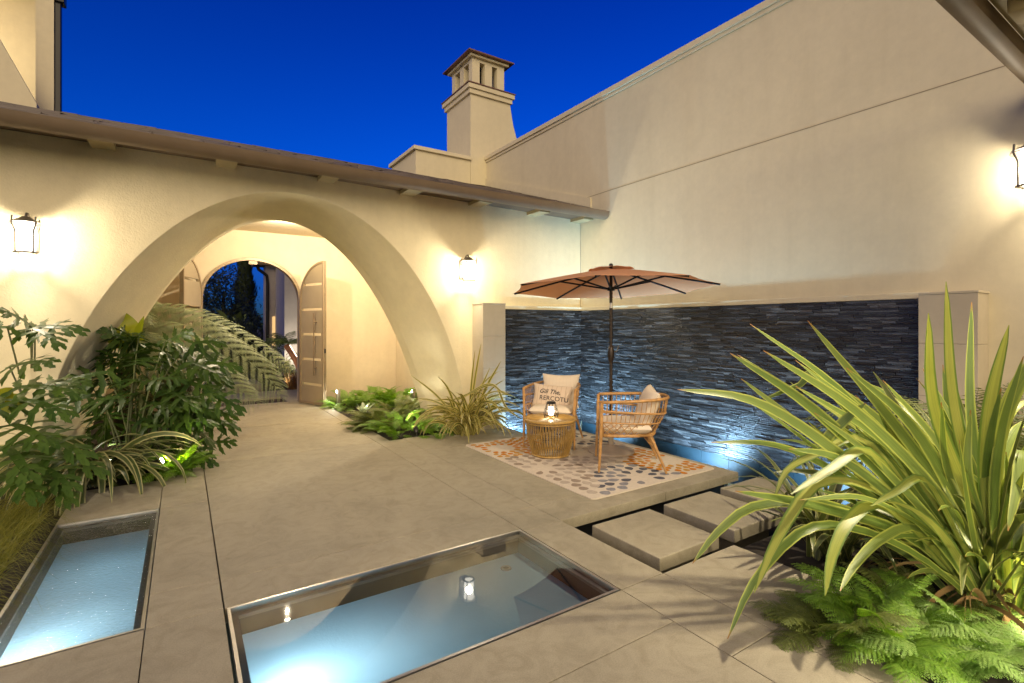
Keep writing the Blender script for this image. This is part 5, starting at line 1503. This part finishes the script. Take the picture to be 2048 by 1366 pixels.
# tree fern reaching across the entry
tf = MB(); r9 = random.Random(3)
CR = V((-0.62, 8.35, 1.62))
def tshape(t): return min(1, 0.5 + t * 1.5) * (1 - t ** 2.4) ** 0.7
for (px, d0, d1, W) in [([(240, 640), (330, 640), (430, 680), (520, 740), (572, 800)], 6.55, 7.3, .50), ([(235, 655), (320, 672), (400, 720), (470, 770), (520, 810)], 6.4, 6.9, .46), ([(230, 670), (290, 690), (345, 745), (385, 810), (400, 850)], 6.3, 6.3, .40), ([(245, 640), (340, 625), (450, 655), (550, 715), (590, 745)], 6.9, 7.9, .36)]:
    pts = [at_depth(u, v, d0 + (d1 - d0) * i / (len(px) - 1)) for i, (u, v) in enumerate(px)]
    frond(tf, crom([CR] + pts, 18), W * 1.15, 24, 34, .42, ang=R(68), pl=.235, shape=tshape, nrand=r9, up=(Z * 0.45 + toc(CR) * 0.85).normalized())
for i in range(7):
    az = R(60 + 40 * i); path = arc(CR, az, R(r9.uniform(20, 45)), r9.uniform(.6, .85), R(r9.uniform(60, 110)), 10, 1.4)
    if any(p_.x < PXL + .1 for p_ in path) or any(p_.y > 9.3 for p_ in path): continue
    frond(tf, path, .28, 18, 10, .4, pl=.18, nrand=r9)
st = MB(); st.tube([V((CR.x - .05, CR.y + .02, -0.03)), V((CR.x, CR.y, 0.9)), CR], [.11, .09, .07], 10)
t = empty('tree_fern', (CR.x, CR.y, -0.035), 'grey green tree fern leaning its feathery fronds across the entry behind the arch', 'tree fern')
tf.build('fronds', M['treefern'], t, 3.2)
M['bark'] = mat_plain('fern_trunk', (0.06, 0.04, 0.025), .9, 0, .4, 20)
st.build('trunk', M['bark'], t, 3.2)

# feathery palms against the right wall
def palm(B, n, L0, L1, label, rr, az0, az1, e0=62, e1=88):
    mb = MB()
    for i in range(n):
        az = az0 + (az1 - az0) * (i + rr.random()) / n
        path = arc(V(B), az, R(rr.uniform(e0, e1)), rr.uniform(L0, L1), R(rr.uniform(60, 130)), 12, 1.4, rr.uniform(-.3, .3))
        if any(p_.x > 5.6 for p_ in path): path = [V((min(p_.x, 5.62), p_.y, p_.z)) for p_ in path]
        frond(mb, path, .32, 34, 0, .35, .0085, R(55), shape=lambda t: (min(1, .5 + 1.6 * t)) * (1 - t ** 3) ** .8, nrand=rr)
    return plant('feather_palm', mb, M['palmleaf'], label, 'palm', B, 'feathery palms by the right wall')
r10 = random.Random(12)
palm((4.80, 1.28, -0.035), 40, 1.2, 1.65, 'feathery palm in front of the right limestone pier', r10, 0, 2 * pi)
palm((4.50, 0.82, -0.035), 40, 1.2, 1.65, 'feathery palm at the right border behind the tall flax', r10, 0, 2 * pi)
palm((4.25, 1.3, -0.035), 18, .5, .85, 'low feathery palm behind the middle of the tall flax', r10, 0, 2 * pi, 25, 70)

# long grass at far left
gm = MB(); rg_ = random.Random(2)
for i in range(4200):
    x, y = rg_.uniform(-1.75, -0.93), rg_.uniform(3.6, 5.55)
    path = arc(V((x, y, -0.03)), rg_.gauss(-0.5, .9), R(rg_.uniform(40, 85)), rg_.uniform(.22, .48), R(rg_.uniform(50, 140)), 4, 1.3, rg_.uniform(-.4, .4))
    w = .0022; a, b_ = [], []
    for k, p_ in enumerate(path):
        ww2 = w * (1 - k / 4.3); a.append(gm.vert(p_ - V((ww2, 0, 0)), (0, k / 4))); b_.append(gm.vert(p_ + V((ww2, ww2 * .6, 0)), (1, k / 4)))
    for k in range(4): gm.face((a[k], b_[k], b_[k + 1], a[k + 1]))
tag(gm.build('long_grass', M['grass']), 'long fine grass flopping beside the left glass floor window', 'grass', None, 'stuff')

garden_spot((3.48, 0.42, 0.30), (2.95, 1.0, 0.1), 16, 'spotlight at the right border lighting the ferns and the foot of the flax', (1.0, 0.86, 0.55), 140)

garden_spot((2.36, 0.30, 0.34), (2.80, 1.10, 0.08), 9, 'added spotlight below the picture edge brightening the front ferns', (1.0, 0.88, 0.62), 120)  # unseen extra lamp put in because the ferns were too dim
# ================================================================== GARDEN BEYOND THE GATE
gg = MB(); gg.poly([(-30, 12.6, -0.04), (40, 12.6, -0.04), (40, 120, -0.04), (-30, 120, -0.04)]); tag(gg.build('garden_ground', M['soil']), kind='structure')
pa = MB(); slabs(pa, [(-1.2, 0.5, 10.39, 12.6), (0.5, 1.72, 11.36, 12.6), (0.5, 1.72, 10.39, 10.66), (1.72, 3.4, 10.39, 12.6)]); tag(pa.build('garden_path', M['concrete'], smooth=0.5), kind='structure')
M['mat'] = mat_plain('door_mat', (0.05, 0.03, 0.015), 0.95, 0, 0.3, 80)
k = MB(); k.box((0.505, 10.665, -0.05), (1.715, 11.355, -0.03)); tag(k.build('door_mat', M['mat']), 'dark brown sunken door mat just beyond the open gate', 'door mat')
k = MB(); k.box((-0.6, 12.62, -0.1), (1.5, 13.9, 0.17), 0, 0.01); tag(k.build('garden_step', M['concrete_dark'], smooth=0.5), 'grey concrete step in the garden beyond the gate', 'step')

# far house
hs = empty('garden_house', (3.0, 15.5, 0), 'pale neighbouring house with dark downpipe seen through the open gate', 'building')
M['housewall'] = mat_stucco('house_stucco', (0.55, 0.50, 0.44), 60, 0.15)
M['houseshade'] = mat_stucco('house_stucco_in_shade', (0.42, 0.38, 0.40), 60, 0.15)  # shade put into the colour: darker, cooler copy of the house stucco
X0 = at_y(530, 600, 16.0).x; X1 = at_y(569, 600, 14.4).x
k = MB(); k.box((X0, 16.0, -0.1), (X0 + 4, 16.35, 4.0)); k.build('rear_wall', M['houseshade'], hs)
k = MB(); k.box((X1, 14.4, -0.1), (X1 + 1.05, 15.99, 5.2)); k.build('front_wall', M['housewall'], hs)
k = MB(); k.box((X1 + 1.051, 14.6, -0.1), (X1 + 3.6, 15.99, 5.2)); k.build('glazed_wall', M['black'], hs)
k = MB(); k.box((X1 + 1.2, 14.5, -0.1), (X1 + 1.3, 14.599, 5.0)); k.build('mullion', M['housewall'], hs)
k = MB(); k.box((X0 - 0.3, 15.75, 3.2), (X0 + 3.4, 16.5, 3.27)); k.poly([(X0 - 0.3, 15.75, 3.271), (X0 + 3.4, 15.75, 3.271), (X0 + 3.4, 16.5, 3.9), (X0 + 0.3, 16.5, 3.9)]); k.build('roof', M['bronze'], hs)
k = MB(); k.tube([(X0 - 0.22, 15.85, 3.2), (X0 - 0.18, 15.88, 3.08), (X0 + 0.04, 15.93, 2.92), (X0 + 0.06, 15.94, 2.7), (X0 + 0.06, 15.94, -0.05)], 0.045, 8); k.build('downpipe', M['black'], hs, 1.0)
M['warmwindow'] = mat_emit('lit_window', (1.0, 0.62, 0.25), 0.5)
q = at_y(552, 632, 15.99)
k = MB(); k.box((q.x - 0.10, 15.975, 0.9), (q.x + 0.10, 15.998, 1.75), 0, 0.03); k.build('window', M['warmwindow'], hs)
lamp('house_uplight', 'SPOT', (X1 + 0.35, 13.6, 0.1), 55, (1.0, 0.88, 0.72), hs, 0.05, (X1 + 0.5, 14.5, 2.2), 110)

M['treeleaf'] = mat_leaf('dark_tree_leaf', (0.010, 0.016, 0.006), (0.035, 0.05, 0.015), 0.5, 0.2)
M['shrubleaf'] = mat_leaf('garden_shrub_leaf', (0.03, 0.05, 0.01), (0.10, 0.12, 0.03), 0.45, 0.25)
def leaf_cloud(mb, c, rads, n, s, rr, bias=0.0, hole=0.0):
    cl = [V((rr.gauss(0, 1), rr.gauss(0, 1), rr.gauss(0, 1))).normalized() * rr.random() ** .4 for _ in range(16)]
    for _ in range(n):
        q = rr.choice(cl) + V((rr.gauss(0, .2), rr.gauss(0, .2), rr.gauss(0, .2)))
        p = V((c[0] + q.x * rads[0], c[1] + q.y * rads[1], c[2] + q.z * rads[2]))
        a = V((rr.gauss(0, 1), rr.gauss(0, 1), rr.gauss(0, 1))).normalized(); b_ = a.orthogonal().normalized()
        l, w = s * rr.uniform(.7, 1.4), s * .42
        mb.poly([p - a * l * .5, p + b_ * w * .5, p + a * l * .5, p - b_ * w * .5])
def tree(name, base, crown, label, rr, n, s, trunk_r=.12, mt='treeleaf', cat='tree', grp=None):
    t = empty(name, base, label, cat, grp)
    mb = MB()
    for (c, rads, k_) in crown: leaf_cloud(mb, c, rads, int(n * k_), s, rr)
    mb.build('crown', M[mt], t)
    top = crown[0][0]; st = MB(); st.tube([V(base), V(base).lerp(V(top), .5), V(top)], [trunk_r, trunk_r * .75, trunk_r * .3], 8)
    for _ in range(5):
        a = V(base).lerp(V(top), rr.uniform(.45, .8)); st.tube([a, a + V((rr.uniform(-.8, .8), rr.uniform(-.5, .5), rr.uniform(.3, .9)))], [trunk_r * .4, trunk_r * .1], 6)
    st.build('trunk', M['bark'], t, 1.0)
r11 = random.Random(41)
p = at_y(447, 585, 20); tree('round_tree', (p.x, 20, -.04), [((p.x, 20, p.z), (1.0, 1.0, 1.25), 1.0), ((p.x - .9, 20.4, p.z - .9), (.9, .9, .9), .6)], 'dark loose-crowned tree against the blue sky beyond the gate', r11, 2600, .13)
p = at_y(490, 600, 22)
mb = MB(); cb = empty('cypress_tree', (p.x, 22, -.04), 'tall black columnar cypress beyond the gate', 'tree')
for _ in range(5200):
    z = 5.2 * r11.random(); rr_ = .46 * (1 - (z / 5.6) ** 2.2) * (.6 + .4 * r11.random()) * (1.0 + .18 * sin(z * 5)); a = r11.uniform(0, 2 * pi)
    q = V((p.x + rr_ * cos(a), 22 + rr_ * sin(a), z)); d_ = V((cos(a) * .4, sin(a) * .4, 1)).normalized(); w = V((-sin(a), cos(a), 0))
    mb.poly([q - w * .035, q + w * .035, q + d_ * .2])
mb.build('crown', M['treeleaf'], cb); k = MB(); k.tube([(p.x, 22, -.04), (p.x, 22, 4.6)], [.14, .03], 8); k.build('trunk', M['bark'], cb, 1.0)
for (u, v, y, rx, rz, lab) in [(425, 700, 17, .9, 1.1, 'black leafy shrub mass at the left of the gate opening'), (470, 720, 16, .8, .8, 'black low shrub in the middle of the gate opening'), (505, 690, 17, .45, .9, 'dark shrub with small glints left of the far house')]:
    p = at_y(u, v, y); tree('garden_shrub', (p.x, y, -.04), [((p.x, y, max(p.z, .5)), (rx, .7, rz), 1.0)], lab, r11, 2200, .11, .05, 'treeleaf', 'shrub', 'dark shrubs beyond the gate')
p = at_y(548, 725, 13.9); tree('garden_shrub', (p.x, 13.9, -.04), [((p.x, 13.9, .45), (.42, .35, .55), 1.0)], 'lit small-leaved shrub in front of the far house', r11, 900, .09, .03, 'shrubleaf', 'shrub')
# banana-like lit plant behind
p = at_y(470, 640, 19); mb = MB()
for i in range(16):
    path = arc(V((p.x, 19, 1.0)), r11.uniform(0, 2 * pi), R(r11.uniform(40, 85)), r11.uniform(.7, 1.25), R(r11.uniform(10, 80)), 8)
    strap(mb, path, .2, (CAMP - p).normalized(), .15, .6, .5, .7)
st = MB(); st.tube([(p.x, 19, -.04), (p.x, 19, 1.05)], .09, 8)
plant('broad_leaf_plant', mb, M['shrubleaf'], 'yellowish broad-leaved plant below the round tree beyond the gate', 'leafy plant', (p.x, 19, -.04), None, st)
garden_spot((p.x - .3, 18.2, .05), (p.x, 19, 1.6), 40, 'spotlight below the broad-leaved plant beyond the gate')
# small palm with a lit leaning trunk
pb = at_y(604, 742, 12.9); pt_ = at_y(572, 690, 13.1)
mb = MB()
for i in range(17):
    path = arc(pt_, 2 * pi * i / 17 + r11.uniform(-.2, .2), R(r11.uniform(15, 70)), r11.uniform(.55, .95), R(r11.uniform(50, 120)), 10, 1.3)
    frond(mb, path, .24, 22, 0, .4, .011, R(55), nrand=r11)
st = MB(); st.tube(crom([pb, pb.lerp(pt_, .5) + V((.03, 0, 0)), pt_], 8), [.10 - .004 * i for i in range(9)], 10)
t = empty('small_palm', (pb.x, pb.y, -.04), 'small palm with a leaning red-brown trunk just beyond the gate', 'palm')
mb.build('fronds', M['shrubleaf'], t, 3.2); M['redbark'] = mat_plain('red_bark', (.13, .045, .02), .8, 0, .4, 14); st.build('trunk', M['redbark'], t, 1.0)
pl_ = MB()
for i in range(22):
    a = pb.lerp(pt_, (i + .5) / 22) + V((.07, -.09, 0)); pl_.box((a.x - .008, a.y - .008, a.z - .008), (a.x + .008, a.y + .008, a.z + .008))
M['fairy'] = mat_emit('string_light', (1, .8, .6), 5); so = pl_.build('string_lights', M['fairy'], t); so['kind'] = 'stuff'
mb = MB()
for i in range(420):
    b0 = V((pb.x + r11.uniform(-.35, .35), pb.y - .25 + r11.uniform(-.2, .2), -.04))
    strap(mb, arc(b0, r11.uniform(0, 2 * pi), R(r11.uniform(60, 88)), r11.uniform(.3, .55), R(r11.uniform(5, 50)), 4), .012, None, .1)
M['redgrass'] = mat_leaf('red_grass', (.09, .04, .012), (.20, .10, .03), .5, .3)
plant('red_grass_tuft', mb, M['redgrass'], 'reddish upright grass tuft at the foot of the small palm', 'grass tuft', (pb.x, pb.y - .25, -.04))
garden_spot((pb.x - .55, pb.y - .5, .03), (pt_.x, pt_.y, .9), 22, 'spotlight below the small palm beyond the gate')
